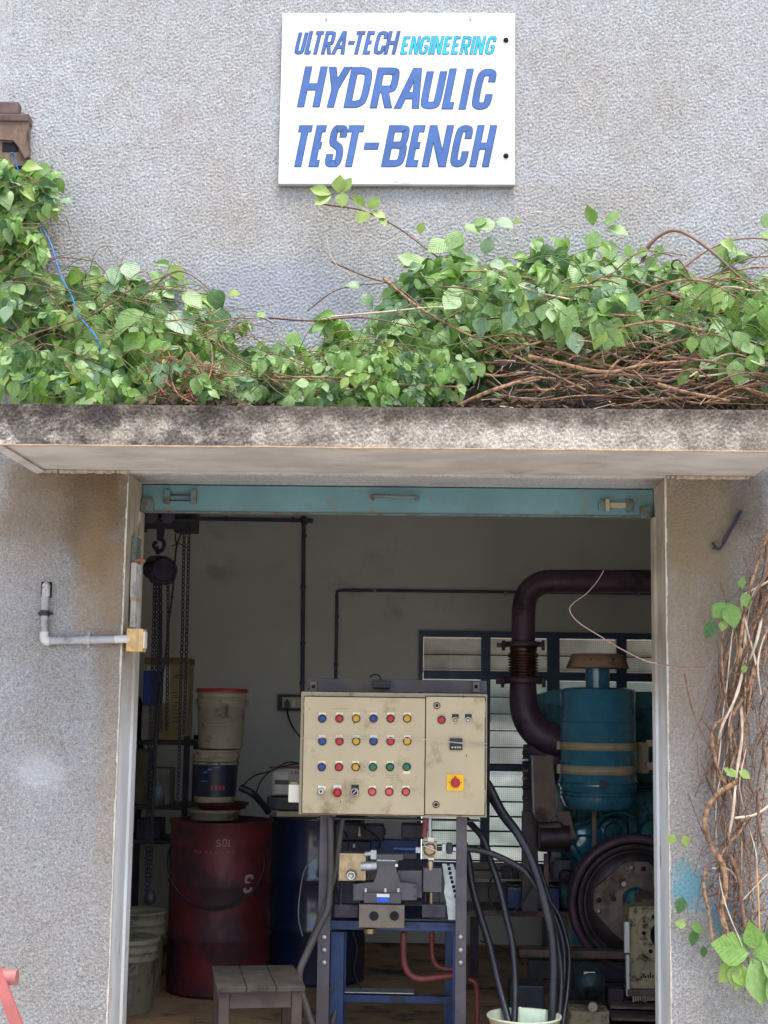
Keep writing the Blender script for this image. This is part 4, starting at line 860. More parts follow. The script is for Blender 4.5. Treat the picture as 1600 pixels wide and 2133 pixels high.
pail(303, 0, 1.85, .46, .135, .152, M_PAILG, 'taller dirty pail half hidden behind the pail by the left jamb', zb=0, bail=False)

ry = 2.75
rk = thing('storage_rack', 'dark steel storage rack in the back left corner holding tins and cartons', 'shelf', tuple(P(330, 1900, ry)))
for x in (262, 383): a = P(x, 1540, ry); B().box((a.x, ry, 0), (a.x+.035, ry+.035, a.z+.02)).obj('post', M_DARK, rk); B().box((a.x, ry+.38, 0), (a.x+.035, ry+.415, a.z+.02)).obj('post', M_DARK, rk)
for y in (1541, 1676, 1748): B().px(245, y, 408, y+12, ry-.01, ry+.43, .002).obj('shelf_board', M_DARK, rk)
ztop = P(300, 1541, ry-.01).z; zmid = P(300, 1676, ry-.01).z; zlow = P(300, 1748, ry-.01).z
tn = thing('oil_tin', 'tall yellowed rectangular oil tin on top of the storage rack', 'tin', tuple(P(348, 1540, ry)))
a, b_ = P(303, 1383, ry), P(393, 1383, ry); B().box((a.x, ry, ztop+.001), (b_.x, ry+.22, a.z), .006).obj('body', M_TIN, tn)
B().box((a.x-.006, ry-.006, a.z), (b_.x+.004, ry+.226, P(303, 1369, ry).z), .006).obj('rim', M_TINR, tn)
a, b_ = P(306, 1386, ry-.002), P(352, 1464, ry-.002); B().box((a.x, ry-.003, b_.z), (b_.x, ry-.0003, a.z)).obj('label', M_TINW, tn); B().px(318, 1464, 350, 1532, ry-.003, ry-.0003).obj('label', M_TIN, tn)
b = B()
for yy in (1406, 1410, 1442, 1447, 1452, 1462, 1470, 1478, 1486, 1494, 1502): b.px(360, yy, 360+random.uniform(8, 20), yy+2, ry-.0025, ry-.0003)
b.obj('small_print', M_DARK, tn)
o = B().px(299, 1397, 331, 1470, ry-.16, ry-.03, .003).obj('blue_carton', M_BXB); 
o.location = (0, 0, 0)
tag(o, 'blue carton standing on a grey box in front of the yellowed tin', 'box')
o = B().px(296, 1470, 322, 1541, ry-.17, ry-.02, .003); tag(o.obj('grey_box', M_CART), 'grey box under the blue carton on the rack', 'box')
cn = thing('black_canister', 'black canister with a short neck at the left end of the rack top', 'canister', tuple(P(296, 1540, ry-.2)))
c0 = P(272, 1540, ry-.05); B().lathe([(.0001, 0), (.075, 0), (.08, .01), (.08, .22), (.06, .27), (.025, .285), (.025, .31), (.0001, .31)], (c0.x, ry-.10, ztop), (0, 0, 1), 24).obj('body', M_BLKP, cn); B().cyl((c0.x, ry-.10, ztop+.31), (c0.x, ry-.10, ztop+.33), .03, n=16).obj('cap', M_DARK, cn)
B().box((c0.x+.03, ry-.178, ztop+.14), (c0.x+.06, ry-.172, ztop+.20)).obj('label', M_CART, cn)
o = B().px(312, 1600, 352, 1676, ry, ry+.2, .004); tag(o.obj('dusty_carton', M_CART), 'dusty pale carton on the middle shelf of the rack', 'box')
o = B().px(262, 1560, 306, 1676, ry+.1, ry+.3, .004); tag(o.obj('dusty_carton', mat('dusty tan card', (104, 98, 78), .8)), 'tall dusty tan carton on the middle shelf beside the jamb', 'box')
o = B().px(285, 1706, 332, 1748, ry, ry+.2, .004); tag(o.obj('tool_case', M_DARK), 'dark flat case on the lowest visible shelf of the rack', 'case')
o = B().lathe([(.0001, 0), (.04, 0), (.04, .10), (.02, .13), (.02, .15), (.0001, .15)], (P(386, 0, ry).x+.02, ry-.08, zmid), (0, 0, 1), 18); tag(o.obj('small_bottle', mat('clear dusty bottle', (120, 130, 134), .15, var=.3, vs=20)), 'small glinting bottle at the right end of the middle shelf', 'bottle')

# inverter battery on the blue drum
iv = thing('battery_charger', 'white box with dark label stripe beside the cabinet, standing on the blue drum', 'charger', (P(610, 0, 2.4).x, 2.4, .95))
B().px(556, 1660, 700, 1690, 2.25, 2.5, .006).obj('black_base', M_BLKP, iv); B().px(576, 1690, 700, 1703, 2.2, 2.6, .003).obj('tray', M_STRAP, iv)
o = B().px(566, 1600, 700, 1659, 2.28, 2.46, .008).obj('case', mat('dusty white case', (168, 158, 148), .5, var=.08), iv)
lw = mat('label white', (190, 184, 176), .5); B().px(573, 1608, 601, 1624, 2.276, 2.2795).obj('label', lw, o); B().px(573, 1625, 601, 1634, 2.276, 2.2795).obj('label', M_BLKP, o); B().px(573, 1635, 601, 1654, 2.276, 2.2795).obj('label', lw, o)
b = B(); f = lambda u, v, k: (lambda q: Vector((q.x, 2.2785-.0001*k, q.z)))(P(u, -v, 2.2785)); letters(b, [('L', 607, -1612, 4, 5.5, .1), ('A', 612, -1612, 5, 5.5, .1), ('N', 618, -1612, 4.5, 5.5, .1), ('Z', 624, -1612, 4, 5.5, .1)], 1.1, f); b.obj('lettering', M_BLKP, o)
b = B(); b.tube(pc([(566, 1600, 2.29), (566, 1598, 2.27), (632, 1597, 2.27)], 0), .004, 6); b.obj('red_trim', M_LID, iv)
for i, pts in enumerate(([(500, 1642, 2.1), (530, 1616, 2.2), (565, 1606, 2.24), (600, 1588, 2.25), (640, 1594, 2.2)], [(533, 1655, 2.2), (545, 1625, 2.22), (570, 1603, 2.24), (610, 1592, 2.25), (640, 1590, 2.2)])):
    tag(B().tube(pc(pts, 0), .0045, 6).obj('battery_cable', M_CORD), ['black cable looping from the pail stack to the white charger box', 'thin dark cable rising from the black base over the white charger box'][i], 'cable')
o = B().tube(pc([(500, 1640, 2.0), (525, 1652, 2.0), (545, 1672, 2.05), (560, 1692, 2.1)], 0), .02, 8); tag(o.obj('coiled_sleeve', M_BLK), 'thick black sleeve drooping off the pail stack towards the blue drum', 'hose')

# wall socket
sk = thing('wall_socket', 'dark framed wall socket with a black plug on the back wall left of the cabinet', 'socket', tuple(P(604, 1463, BY)))
B().px(579, 1446, 632, 1481, BY-.05, BY, .004).obj('back_box', M_DARK, sk); B().px(588, 1452, 626, 1475, BY-.056, BY-.049, .002).obj('face_plate', M_TINW, sk)
B().prism([(592, 1474), (593, 1464), (598, 1456), (604, 1464), (605, 1474)], BY-.09, BY-.057).obj('plug', M_BLKP, sk); B().px(609, 1459, 615, 1470, BY-.06, BY-.0565).obj('rocker', M_WHT, sk)
B().tube(pc([(598, 1474, BY-.08), (600, 1490, BY-.06), (610, 1515, BY-.1), (626, 1536, BY-.4)], 0), .006, 6).obj('cord', M_CORD, sk)

# conduits on the back wall
c1 = thing('wall_conduit', 'blue grey conduit running across under the shutter then down to the cabinet', 'pipe', tuple(P(633, 1200, BY)))
B().tube([P(380, 1080, BY-.03), P(632, 1084, BY-.03)], .014, 10).obj('pipe', M_PIPE, c1); B().tube([P(633, 1090, BY-.03), P(630, 1452, BY-.03)], .014, 10).obj('pipe', M_PIPE, c1)
B().lathe([(.03, 0), (.03, .04), (.0001, .045)], P(634, 1085, BY-.001), (0, -1, 0), 18).obj('junction_box', M_PIPE, c1); B().tube([P(634, 1085, BY-.03), P(652, 1085, BY-.03)], .016, 10).obj('stub', M_PIPE, c1)
for x, y, v in ((471, 1081, 0), (610, 1083, 0), (634, 1116, 1), (632, 1222, 1), (631, 1340, 1), (630, 1422, 1)):
    q = P(x, y, BY-.03); d = Vector((0, 0, .010)) if v else Vector((.010, 0, 0)); B().cyl(q-d, q+d, .0185, n=10).obj('saddle_clip', M_PIPE, c1)
c2 = thing('wall_conduit', 'blue grey conduit rising behind the cabinet and running right above the window', 'pipe', tuple(P(702, 1300, BY)))
B().tube([P(699, 1460, BY-.025), P(702, 1240, BY-.025), P(703, 1231, BY-.025), P(712, 1229.5, BY-.025), P(1520, 1238, BY-.025)], .011, 10).obj('pipe', M_PIPE, c2)
for x, y, v in ((702, 1284, 1), (700, 1384, 1), (781, 1230, 0), (1053, 1236, 0), (1330, 1238, 0)):
    q = P(x, y, BY-.025); d = Vector((0, 0, .009)) if v else Vector((.009, 0, 0)); B().cyl(q-d, q+d, .0155, n=10).obj('saddle_clip', M_PVCG if not v else M_PIPE, c2)

# ------------------------------------------------------------------ chain hoist
hy = 1.6; hs = 1/S(hy)
ch = thing('chain_hoist', 'black chain hoist hanging by its hook from an overhead trolley at the left', 'hoist', tuple(P(330, 1150, hy)))
tr = B().px(250, 1040, 386, 1102, hy, hy+.02, .004).px(250, 1078, 408, 1088, hy-.03, hy, .003).obj('trolley_plate', M_DARK, ch); B().px(364, 1040, 408, 1108, hy+.02, hy+.14, .006).obj('trolley_plate', M_DARK, ch); B().px(250, 1040, 408, 1064, hy+.1, hy+.14).obj('trolley_plate', M_DARK, ch)
for x in (315, 350): B().cyl(P(x, 1077, hy-.05), P(x, 1077, hy), .036, n=18).obj('trolley_wheel', M_DARK, ch)
B().prism([(288, 1100), (306, 1100), (304, 1110), (294, 1106)], hy, hy+.03).obj('stop', M_DARK, ch)
B().prism([(326, 1100), (342, 1100), (338, 1126), (327, 1126)], hy+.03, hy+.06).obj('shank', M_DARK, ch)
B().tube(pc([(332, 1122), (341, 1128), (341.5, 1138), (336, 1147), (326, 1145), (320, 1137), (323, 1130), (327, 1133)], hy+.045, 6), .011, 8).obj('hook', M_DARK, ch)
B().tube(pc([(331, 1138), (326, 1142), (327, 1152), (333, 1150)], hy+.045, 5), .008, 8).obj('top_link', M_DARK, ch)
b = B().prism([(305, 1165), (313, 1158), (330, 1156), (348, 1159), (357, 1168), (360, 1182), (359, 1198), (352, 1212), (333, 1215), (314, 1214), (309, 1204), (299, 1192), (298, 1180)], hy-.03, hy+.10); b.obj('hoist_body', M_DARK, ch)
B().lathe([(.062, 0), (.068, .012), (.070, .03), (.070, .05)], P(341, 1186, hy-.055), (0, 1, 0), 28).obj('chain_wheel_cover', M_DARK, ch); B().lathe([(.02, 0), (.045, .01), (.05, .03)], P(313, 1186, hy-.05), (0, 1, 0), 20).obj('gear_cover', M_DARK, ch); B().lathe([(.0001, 0), (.062, .0)], P(341, 1186, hy-.055), (0, 1, 0), 28).obj('cover_face', M_DARK, ch)
def chain(pts, parent, L=.030, r=.0034, wd=.0085, name='chain', m_=M_DARK):
    pts = crv([P(*p) for p in pts], 12); b = B(); acc = 0; i = 0; k = 0; tot = 0; cum = [0]
    for p, q in zip(pts, pts[1:]): tot += (q-p).length; cum.append(tot)
    s_ = 0; step = L-r*2
    while s_ < tot-step:
        j = max(0, min(len(pts)-2, int(np.searchsorted(cum, s_))-1)); f = (s_-cum[j])/max(1e-9, cum[j+1]-cum[j]); c = pts[j].lerp(pts[j+1], f); t = (pts[j+1]-pts[j]).normalized()
        a0 = .5 if k % 2 else .5+math.pi/2
        ax = Vector((math.sin(a0), math.cos(a0), 0)); ax = (ax-t*ax.dot(t)).normalized(); u = t
        vs_ = []; n_ = 10; kk = 4; v = ax.cross(u); fs = []
        for a_ in range(n_):
            th = 2*math.pi*a_/n_; pc_ = c+u*(math.cos(th)*(L/2-wd*.0))+v*math.sin(th)*wd; d = (u*math.cos(th)+v*math.sin(th))
            for g in range(kk): be = 2*math.pi*g/kk+.78; vs_.append(pc_+d*math.cos(be)*r+ax*math.sin(be)*r)
        for a_ in range(n_):
            for g in range(kk): fs.append((a_*kk+g, ((a_+1) % n_)*kk+g, ((a_+1) % n_)*kk+(g+1) % kk, a_*kk+(g+1) % kk))
        b._a(vs_, fs, True); s_ += step; k += 1
    o = b.obj(name, m_, parent, fix=False); o['kind'] = 'stuff'; return o
for pts in ([(322, 1214, hy), (320, 1300, hy), (317, 1400, hy), (312, 1540, hy), (308, 1700, hy), (304, 1860, hy)], [(328, 1214, hy-.01), (326, 1300, hy-.01), (325, 1420, hy), (318, 1560, hy), (312, 1720, hy), (309, 1860, hy)],
            [(334, 1214, hy), (333, 1300, hy), (330, 1450, hy), (320, 1650, hy), (313, 1850, hy)], [(350, 1210, hy), (350, 1300, hy), (349, 1420, hy), (347, 1525, hy)], [(335, 1214, hy-.02), (335, 1330, hy-.02), (335, 1440, hy-.02), (335, 1530, hy-.02)],
            [(384, 1108, hy), (382, 1200, hy), (380, 1320, hy), (376, 1450, hy), (373, 1600, hy), (370, 1680, hy)], [(394, 1108, hy), (392, 1200, hy), (389, 1320, hy), (386, 1450, hy), (382, 1540, hy)]):
    chain(pts, ch)
B().lathe([(.0001, 0), (.03, .01), (.035, .04), (.02, .08), (.0001, .085)], P(312, 1885, hy), (0, 0, 1), 16).obj('load_hook_block', M_DARK, ch)
o = thing('hoist_cord', 'black pendant cord knotted below the trolley beside the hoist chains', 'cord', tuple(P(368, 1140, hy-.05)))
B().tube(pc([(379, 1108), (368, 1138), (364, 1180), (358, 1245), (350, 1310), (345, 1360), (334, 1440), (325, 1530), (320, 1640), (315, 1720)], hy-.06, 6), .0055, 7).obj('cord', M_CORD, o)
B().tube(pc([(365, 1112), (366, 1125), (369, 1140)], hy-.06, 4), .004, 6).obj('cord_tail', M_CORD, o); B().tube(pc([(358, 1138), (368, 1133), (378, 1134), (390, 1142)], hy-.06, 4), .003, 6).obj('cord_tail', M_CORD, o)
B().lathe([(.0001, 0), (.010, .006), (.010, .014), (.0001, .02)], P(358, 1247, hy-.06), (0, 0, 1), 10).obj('knot', M_CORD, o)
tag(B().px(-160, 1010, 420, 1045, hy+.04, hy+.09).obj('overhead_beam', M_DARK), 'dark steel beam overhead carrying the hoist trolley', 'beam')

# ------------------------------------------------------------------ diesel engine
ey = 2.2
en = thing('diesel_engine', 'large teal diesel engine at the right with a big round flywheel housing', 'engine', tuple(P(1280, 2000, ey+.3)))
e0, e1 = P(1168, 1645, ey+.25), P(1500, 1900, ey+.25)
B().box((e0.x, ey+.25, e1.z), (e1.x+.5, ey+.95, e0.z), .03).obj('engine_block', M_ENG, en)
b = B(); b.px(1172, 1668, 1202, 1760, ey+.15, ey+.3, .012); b.px(1260, 1690, 1300, 1700, ey+.17, ey+.3, .01); b.px(1255, 1776, 1390, 1790, ey+.16, ey+.3, .01); b.px(1310, 1700, 1330, 1780, ey+.18, ey+.3, .01)
for i in range(16): x, y = random.uniform(1180, 1385), random.uniform(1665, 1800); b.cyl(P(x, y, ey+.25), P(x, y, ey+.22), random.uniform(.008, .02), n=8)
b.obj('block_casting', M_ENG, en)
def disc(px, py, y, r, th, m_, name, par, n=28): return B().lathe([(r, th), (r, .008), (r-.008, 0), (.0001, 0)], P(px, py, y), (0, 1, 0), n).obj(name, m_, par)
o = disc(1278, 1733, ey+.17, .085, .08, M_TEENG, 'round_cover', en); disc(1278, 1733, ey+.155, .055, .015, M_ENG, 'cover_boss', o)
o = disc(1362, 1735, ey+.17, .075, .08, M_ENG, 'round_cover', en)
o = disc(1222, 1755, ey+.15, .115, .1, M_TEENG, 'timing_cover', en); B().lathe([(.055, 0), (.068, .02)], P(1218, 1760, ey+.13), (0, 1, 0), 6).obj('hex_boss', M_TEENG, o)
B().tube(pc([(1190, 1735, ey+.12), (1200, 1718, ey+.1), (1222, 1712, ey+.1), (1236, 1700, ey+.12)], 0), .012, 8).obj('fuel_pipe', M_ENG, en); B().tube(pc([(1255, 1700, ey+.12), (1290, 1692, ey+.1), (1318, 1700, ey+.1), (1324, 1715, ey+.12)], 0), .012, 8).obj('fuel_pipe', M_ENG, en)
B().px(1233, 1675, 1243, 1792, ey-.02, ey+.0, .003).obj('stay_bar', M_GUARD, en)
B().prism([(1158, 1690), (1186, 1690), (1200, 1745), (1182, 1752)], ey+.02, ey+.1).obj('sloping_bracket', M_GUARD, en)
B().prism([(1192, 1830), (1214, 1850), (1222, 1968), (1190, 1968)], ey+.0, ey+.12).obj('foot_casting', M_TEENG, en)
# flywheel
fy_ = 1.95; fc = P(1328, 1885, fy_)
B().lathe([(.385, .12), (.385, .02), (.375, .0), (.345, .0), (.34, .03)], fc+Vector((0, 0, 0)), (0, 1, 0), 64).obj('flywheel_housing', M_EXH, en)
o = B().lathe([(.338, .10), (.338, .035), (.325, .03), (.305, .03), (.300, .045), (.285, .045), (.28, .02), (.2, .02), (.0001, .02)], fc, (0, 1, 0), 64).obj('flywheel', M_FLY, en)
b = B()
for i in range(110):
    a = 2*math.pi*i/110; d = Vector((math.cos(a), 0, math.sin(a))); t = Vector((-math.sin(a), 0, math.cos(a))); c = fc+d*.318+Vector((0, .022, 0))
    b._a([c-d*.011-t*.004, c+d*.011-t*.004, c+d*.011+t*.004, c-d*.011+t*.004, c-d*.011-t*.003+Vector((0, .01, 0)), c+d*.011-t*.003+Vector((0, .01, 0)), c+d*.011+t*.003+Vector((0, .01, 0)), c-d*.011+t*.003+Vector((0, .01, 0))], [(0, 1, 2, 3), (0, 4, 5, 1), (2, 6, 7, 3), (1, 5, 6, 2), (3, 7, 4, 0)])
b.obj('ring_gear', M_FLY, o)['kind'] = 'stuff'
cpz = B().prism([(1236, 1862), (1240, 1850), (1300, 1798), (1312, 1794), (1350, 1796), (1395, 1840), (1440, 1900), (1400, 1970), (1330, 1985), (1285, 1950), (1252, 1915), (1237, 1895)], fy_-.02, fy_+.015).obj('coupling_plate', M_RUST, en)
for x, y, m_ in ((1316, 1808, M_ZINC), (1340, 1810, M_FLY), (1247, 1875, M_FLY), (1248, 1899, M_ZINC), (1300, 1842, M_WHT), (1278, 1872, M_FLY)): B().lathe([(.015, 0), (.013, .008), (.0001, .008)], P(x, y, fy_-.02), (0, -1, 0), 8).obj('bolt', m_, cpz)
B().lathe([(.072, .12), (.072, .01), (.06, 0), (.0001, 0)], P(1328, 1880, fy_-.12), (0, 1, 0), 26).obj('hub', M_ENG, en)
B().px(1337, 1873, 1420, 1890, 1.55, 1.9, .006).obj('shaft_guard', M_GUARD, en)

# air filters
def air_filter(px, y, label):
    c = P(px, 1432, y); q = 1/S(y)
    t = thing('air_filter', label, 'air filter', (c.x, y, c.z-.7), 'round air filters on the engine'); r = 77*q; Z = lambda py: (1432-py)*q
    B().lathe([(.0001, .0), (.05, .004), (r*.8, -.002), (r*.97, -.012), (r, -.02), (r, Z(1502)), (r+.002, Z(1503)), (r+.002, Z(1618)), (r+.009, Z(1620)), (r+.009, Z(1632)), (r-.0, Z(1634)), (r-.003, Z(1655)), (r*.88, Z(1672)), (r*.8, Z(1678)), (.0001, Z(1678))], c, (0, 0, 1), 56).obj('canister', M_TEENG, t)
    for py in (1502, 1541, 1642, 1650): B().torus(c+Vector((0, 0, Z(py))), (0, 0, 1), r+.001, .0025, 56, 6).obj('seam', M_ENG, t)
    for ya, yb in ((1543, 1559), (1589, 1607)):
        o = B().lathe([(r+.003, Z(yb)), (r+.006, Z(yb)), (r+.006, Z(ya)), (r+.003, Z(ya))], c, (0, 0, 1), 56).obj('strap', M_STRAP, t)
        B().box(c+Vector((-r-.022, -.03, Z(yb))), c+Vector((-r+.004, -.015, Z(ya))), .002).obj('strap_clamp', M_STRAP, o)
    B().lathe([(r+.009, Z(1626)), (r+.013, Z(1626)), (r+.013, Z(1622)), (r+.009, Z(1622))], c, (0, 0, 1), 56).obj('clip_ring', M_ENG, t); B().box(c+Vector((-.02, -r-.025, Z(1632))), c+Vector((.02, -r-.008, Z(1618))), .003).obj('clip', M_DARK, t)
    B().cyl(c, c+Vector((0, 0, Z(1393))), 25*q, n=28).obj('neck', M_TEENG, t)
    zc = c+Vector((0, 0, Z(1393))); o = B().lathe([(62*q, 0), (65*q, .002), (53*q, 29*q), (.0001, 31*q)], zc, (0, 0, 1), 40).obj('rain_cap', M_CAP, t)
    for a in (-1.9, -1.1, -.5): B().cyl(zc+Vector((57*q*math.sin(a+1.57), -57*q*math.cos(a+1.57), 17*q)), zc+Vector((59*q*math.sin(a+1.57), -59*q*math.cos(a+1.57), 17*q)), .006, n=6).obj('rivet', M_FLY, o)
    return t
af = air_filter(1245, ey, 'teal air filter canister with beige straps and a tan rain cap, beside the exhaust pipe')
c = P(1398, 1436, ey+.28); dup(af, (c.x-af.location.x+.13, .28, -.02), 'second teal air filter mostly hidden behind the right door jamb')
ab = thing('filter_bracket', 'beige mounting box between the two air filters', 'bracket', tuple(P(1340, 1612, ey+.15)))
B().px(1325, 1546, 1352, 1611, ey+.1, ey+.2, .005).obj('box', M_STRAP, ab)
for ya, yb in ((1541, 1556), (1588, 1604)): B().px(1347, ya, 1380, yb, ey+.05, ey+.09, .003).obj('arm', M_STRAP, ab)
B().prism([(1115, 1448), (1168, 1434), (1168, 1520), (1150, 1530), (1120, 1490)], ey+.5, ey+.7).obj('air_duct', M_ENG, en); B().px(1300, 1440, 1400, 1640, ey+.45, ey+.8, .03).obj('cylinder_head', M_ENG, en)

# exhaust
xy = 2.5
ex = thing('exhaust_pipe', 'sooty dark exhaust pipe elbowing from the right down through a brown bellows', 'pipe', tuple(P(1091, 1335, xy)))
r_ = 24.5/S(xy)
B().tube([P(1560, 1211, xy)]+pc([(1148, 1211), (1128, 1214), (1108, 1226), (1096, 1244), (1091, 1266)], xy, 6)+[P(1090, 1338, xy)], r_, 32).obj('upper_pipe', M_EXH, ex)
for x, y, d in ((1148, 1211, (1, 0, 0)), (1091, 1270, (0, 0, 1))): B().torus(P(x, y, xy), d, r_, .004, 32, 6).obj('weld_seam', M_EXH, ex)
q_px = 1/S(xy)
for ya, yb, w_ in ((1337, 1347, 48), (1411, 1424, 50)):
    o = B().lathe([(r_, 0), (w_*q_px*.78, 0), (w_*q_px*.78, (yb-ya)*q_px), (r_, (yb-ya)*q_px)], P(1090, yb, xy), (0, 0, 1), 28).obj('flange', M_EXH, ex)
    for s_ in (-1, 1):
        B().box(P(1090+s_*w_, yb+1, xy)+Vector((-.02, -.03, 0)), P(1090+s_*w_*.7, ya+2, xy)+Vector((.0, .03, 0)), .004).obj('flange_ear', M_EXH, o); B().cyl(P(1090+s_*w_*.86, yb+8, xy), P(1090+s_*w_*.86, ya-3, xy), .011, n=8).obj('flange_bolt', M_EXH, o)
pr = []; n_r = 9
for i in range(n_r):
    za = (1412-1360)*q_px*i/n_r; h = (1412-1360)*q_px/n_r; pr += [(26*q_px, za), (32*q_px, za+h*.3), (32*q_px, za+h*.6), (26*q_px, za+h*.95)]
pr += [(28*q_px, 52*q_px), (29*q_px, 64*q_px), (24*q_px, 65*q_px)]
B().lathe(pr, P(1090, 1412, xy), (0, 0, 1), 36).obj('bellows', M_BEL, ex)
B().tube(pc([(1090, 1422), (1090, 1450), (1094, 1482), (1108, 1512), (1135, 1536), (1170, 1546)], xy, 8), 27*q_px, 28, rf=lambda t: 1+.28*t).obj('lower_elbow', M_EXH, ex)
B().px(1095, 1552, 1168, 1596, xy-.04, xy+.2, .01).obj('manifold', M_EXH, ex)
gd = thing('sheet_metal_guard', 'brown grey folded sheet metal guard hanging left of the teal air filter', 'guard', tuple(P(1135, 1712, ey-.05)))
B().prism([(1110, 1574), (1151, 1574), (1160, 1690), (1150, 1706), (1146, 1713), (1121, 1712), (1113, 1700)], ey-.05, ey+.04).obj('box', M_GUARD, gd); B().prism([(1107.5, 1574), (1110, 1574), (1114, 1702), (1110.5, 1690)], ey-.055, ey+.04).obj('folded_edge', M_PVCG, gd)
ps = thing('engine_post', 'grey machine post with clamps standing in front of the window left of the guard', 'post', tuple(P(1104, 1900, ey+.2)))
B().px(1090, 1555, 1108, 1690, ey+.2, ey+.24, .004).obj('clamp_rail', M_DARK, ps); B().px(1088, 1690, 1121, 1900, ey+.2, ey+.26, .004).obj('column', M_POST, ps)
for y, m_ in ((1568, M_DARK), (1583, M_CHR), (1592, M_DARK), (1606, M_RUST), (1622, M_RUST), (1640, M_DARK), (1662, M_VAL)): B().cyl(P(1088, y, ey+.18), P(1100, y, ey+.18), .013, n=10).obj('clamp_screw', m_, ps)
dk = thing('starter_motor', 'dark rounded starter motor below the sheet metal guard', 'motor', tuple(P(1150, 1800, ey)))
B().cyl(P(1124, 1745, ey+.05), P(1186, 1745, ey+.05), .08, n=24).obj('body', M_FLY, dk); B().lathe([(.045, 0), (.04, .05), (.02, .055)], P(1178, 1826, ey+.05), (0, -1, 0), 20).obj('end_cap', M_DARK, dk); B().px(1120, 1712, 1176, 1776, ey+.0, ey+.1, .02).obj('housing', M_FLY, dk)
B().px(1150, 1790, 1195, 1840, ey+.05, ey+.2, .02).obj('bracket', M_DARK, dk); B().px(1133, 1778, 1143, 1845, ey-.04, ey-.02, .002).obj('stay', M_GUARD, dk)

# bench with battery at the right rear
wb = thing('side_bench', 'cluttered dull work bench under the window between hoses and engine', 'bench', tuple(P(1050, 2000, 2.7)))
B().px(975, 1895, 1200, 1912, 2.5, 2.9, .003).obj('bench_top', M_GUARD, wb); B().px(975, 1830, 1190, 1838, 2.62, 2.9, .003).obj('upper_shelf', M_STRAP, wb); B().px(975, 1797, 1090, 1812, 2.7, 2.76, .003).obj('ledge', M_GUARD, wb)
for x in (980, 1130): a = P(x, 1912, 2.55); B().box((a.x, 2.55, 0), (a.x+.05, 2.6, a.z)).obj('leg', M_DARK, wb)
B().px(985, 1838, 1190, 1896, 2.86, 2.89).obj('back_board', M_CART, wb)
for i, (x, y, w_, h) in enumerate(((1046, 1806, 18, 20), (1068, 1808, 14, 18))): tag(B().px(x, y, x+w_, y+h+3, 2.64, 2.7, .004).obj('small_case', M_DARK), ['small dark part left on the bench shelf by the looped cable', 'second small dark part on the bench shelf nearer the engine'][i], 'case')
bt = thing('battery', 'dark blue battery with faint white lettering on the bench behind the hoses', 'battery', tuple(P(1115, 1895, 2.52)))
B().px(1057, 1848, 1166, 1895, 2.52, 2.7, .006).obj('case', mat('battery blue', (28, 52, 112), .4, var=.15), bt); B().px(1057, 1843, 1180, 1849, 2.515, 2.7, .002).obj('lid', M_BLKP, bt)
b = B(); f = lambda u, v, k: (lambda q: Vector((q.x, 2.5185-.0001*k, q.z)))(P(u, -v, 2.5185)); letters(b, [('J', 1088, -1879, 6, 9, 0), ('L', 1096, -1879, 6, 9, 0)], 1.5, f); b.obj('lettering', M_TINW, bt)
b = B(); f2 = f; letters(b, [('E', 1060, -1853, 3, 4, 0), ('G', 1065, -1853, 3, 4, 0), ('B', 1071, -1853, 3, 4, 0), ('K', 1076, -1853, 3, 4, 0), ('O', 1081, -1853, 3, 4, 0)], .8, f); b.obj('lettering', M_TINW, bt); B().px(1104, 1882, 1119, 1884, 2.517, 2.5195).obj('print_line', M_BXB, bt)
bb = thing('base_timber', 'long brown engine base beam lying across under the flywheel', 'beam', tuple(P(1180, 2000, 1.9)))
B().px(1082, 1978, 1400, 2000, 1.88, 2.0, .004).obj('beam', M_GUARD, bb); B().px(1100, 2000, 1400, 2045, 1.95, 2.0, .004).obj('skirt', M_DARK, bb); a = P(1150, 2045, 1.95); B().box((a.x, 1.95, 0), (a.x+.8, 2.0, a.z)).obj('plinth', M_DARK, bb)

# gearbox pedestal
gy = 1.42
gb = thing('cream_pump_bracket', 'chipped cream cast bracket with a round bolted flange at the right jamb', 'bracket', tuple(P(1345, 2080, gy)))
B().prism([(1311, 1890), (1330, 1888), (1470, 1888), (1470, 2072), (1322, 2072), (1312, 2060)], gy, gy+.18).obj('casting', M_CRGB, gb)
fc2 = P(1386, 1949, gy-.03)
o = B().lathe([(.078, 0), (.14, 0), (.148, .008), (.148, .03)], fc2, (0, 1, 0), 40).obj('flange', M_CRGB, gb); B().lathe([(.0001, .012), (.078, .012), (.078, 0)], fc2, (0, 1, 0), 40).obj('bore', M_FLY, o)
for a in (2.15, 3.95, 3.05): B().cyl(fc2+Vector((math.cos(a)*.112, -.002, math.sin(a)*.112)), fc2+Vector((math.cos(a)*.112, .001, math.sin(a)*.112)), .011, n=12).obj('bolt_hole', M_HOLE, o)
B().px(1301, 1921, 1312, 1985, gy-.03, gy-.0, .002).obj('edge_plate', M_REV, gb); B().px(1305, 1990, 1312, 2076, gy-.03, gy, .002).obj('edge_plate', M_REV, gb)
B().px(1308, 2062, 1400, 2078, gy-.05, gy+.1, .003).obj('foot', M_GUARD, gb)
for i in range(14): x = 1318+i*5; B().px(x, 2076, x+3.4, 2084+random.uniform(0, 4), gy-.055, gy-.04).obj('foot_tooth', M_CRGB, gb)
b = B()
for i in range(7): x = 1334+i*5+random.uniform(-1, 1); b.px(x, 2030+random.uniform(-4, 3), x+3, 2037, gy-.0015, gy)
b.obj('ink_mark', M_HOLE, gb)
br = thing('base_rails', 'dark steel base rails under the cream bracket at the bottom right', 'rail', tuple(P(1330, 2120, 1.3)))
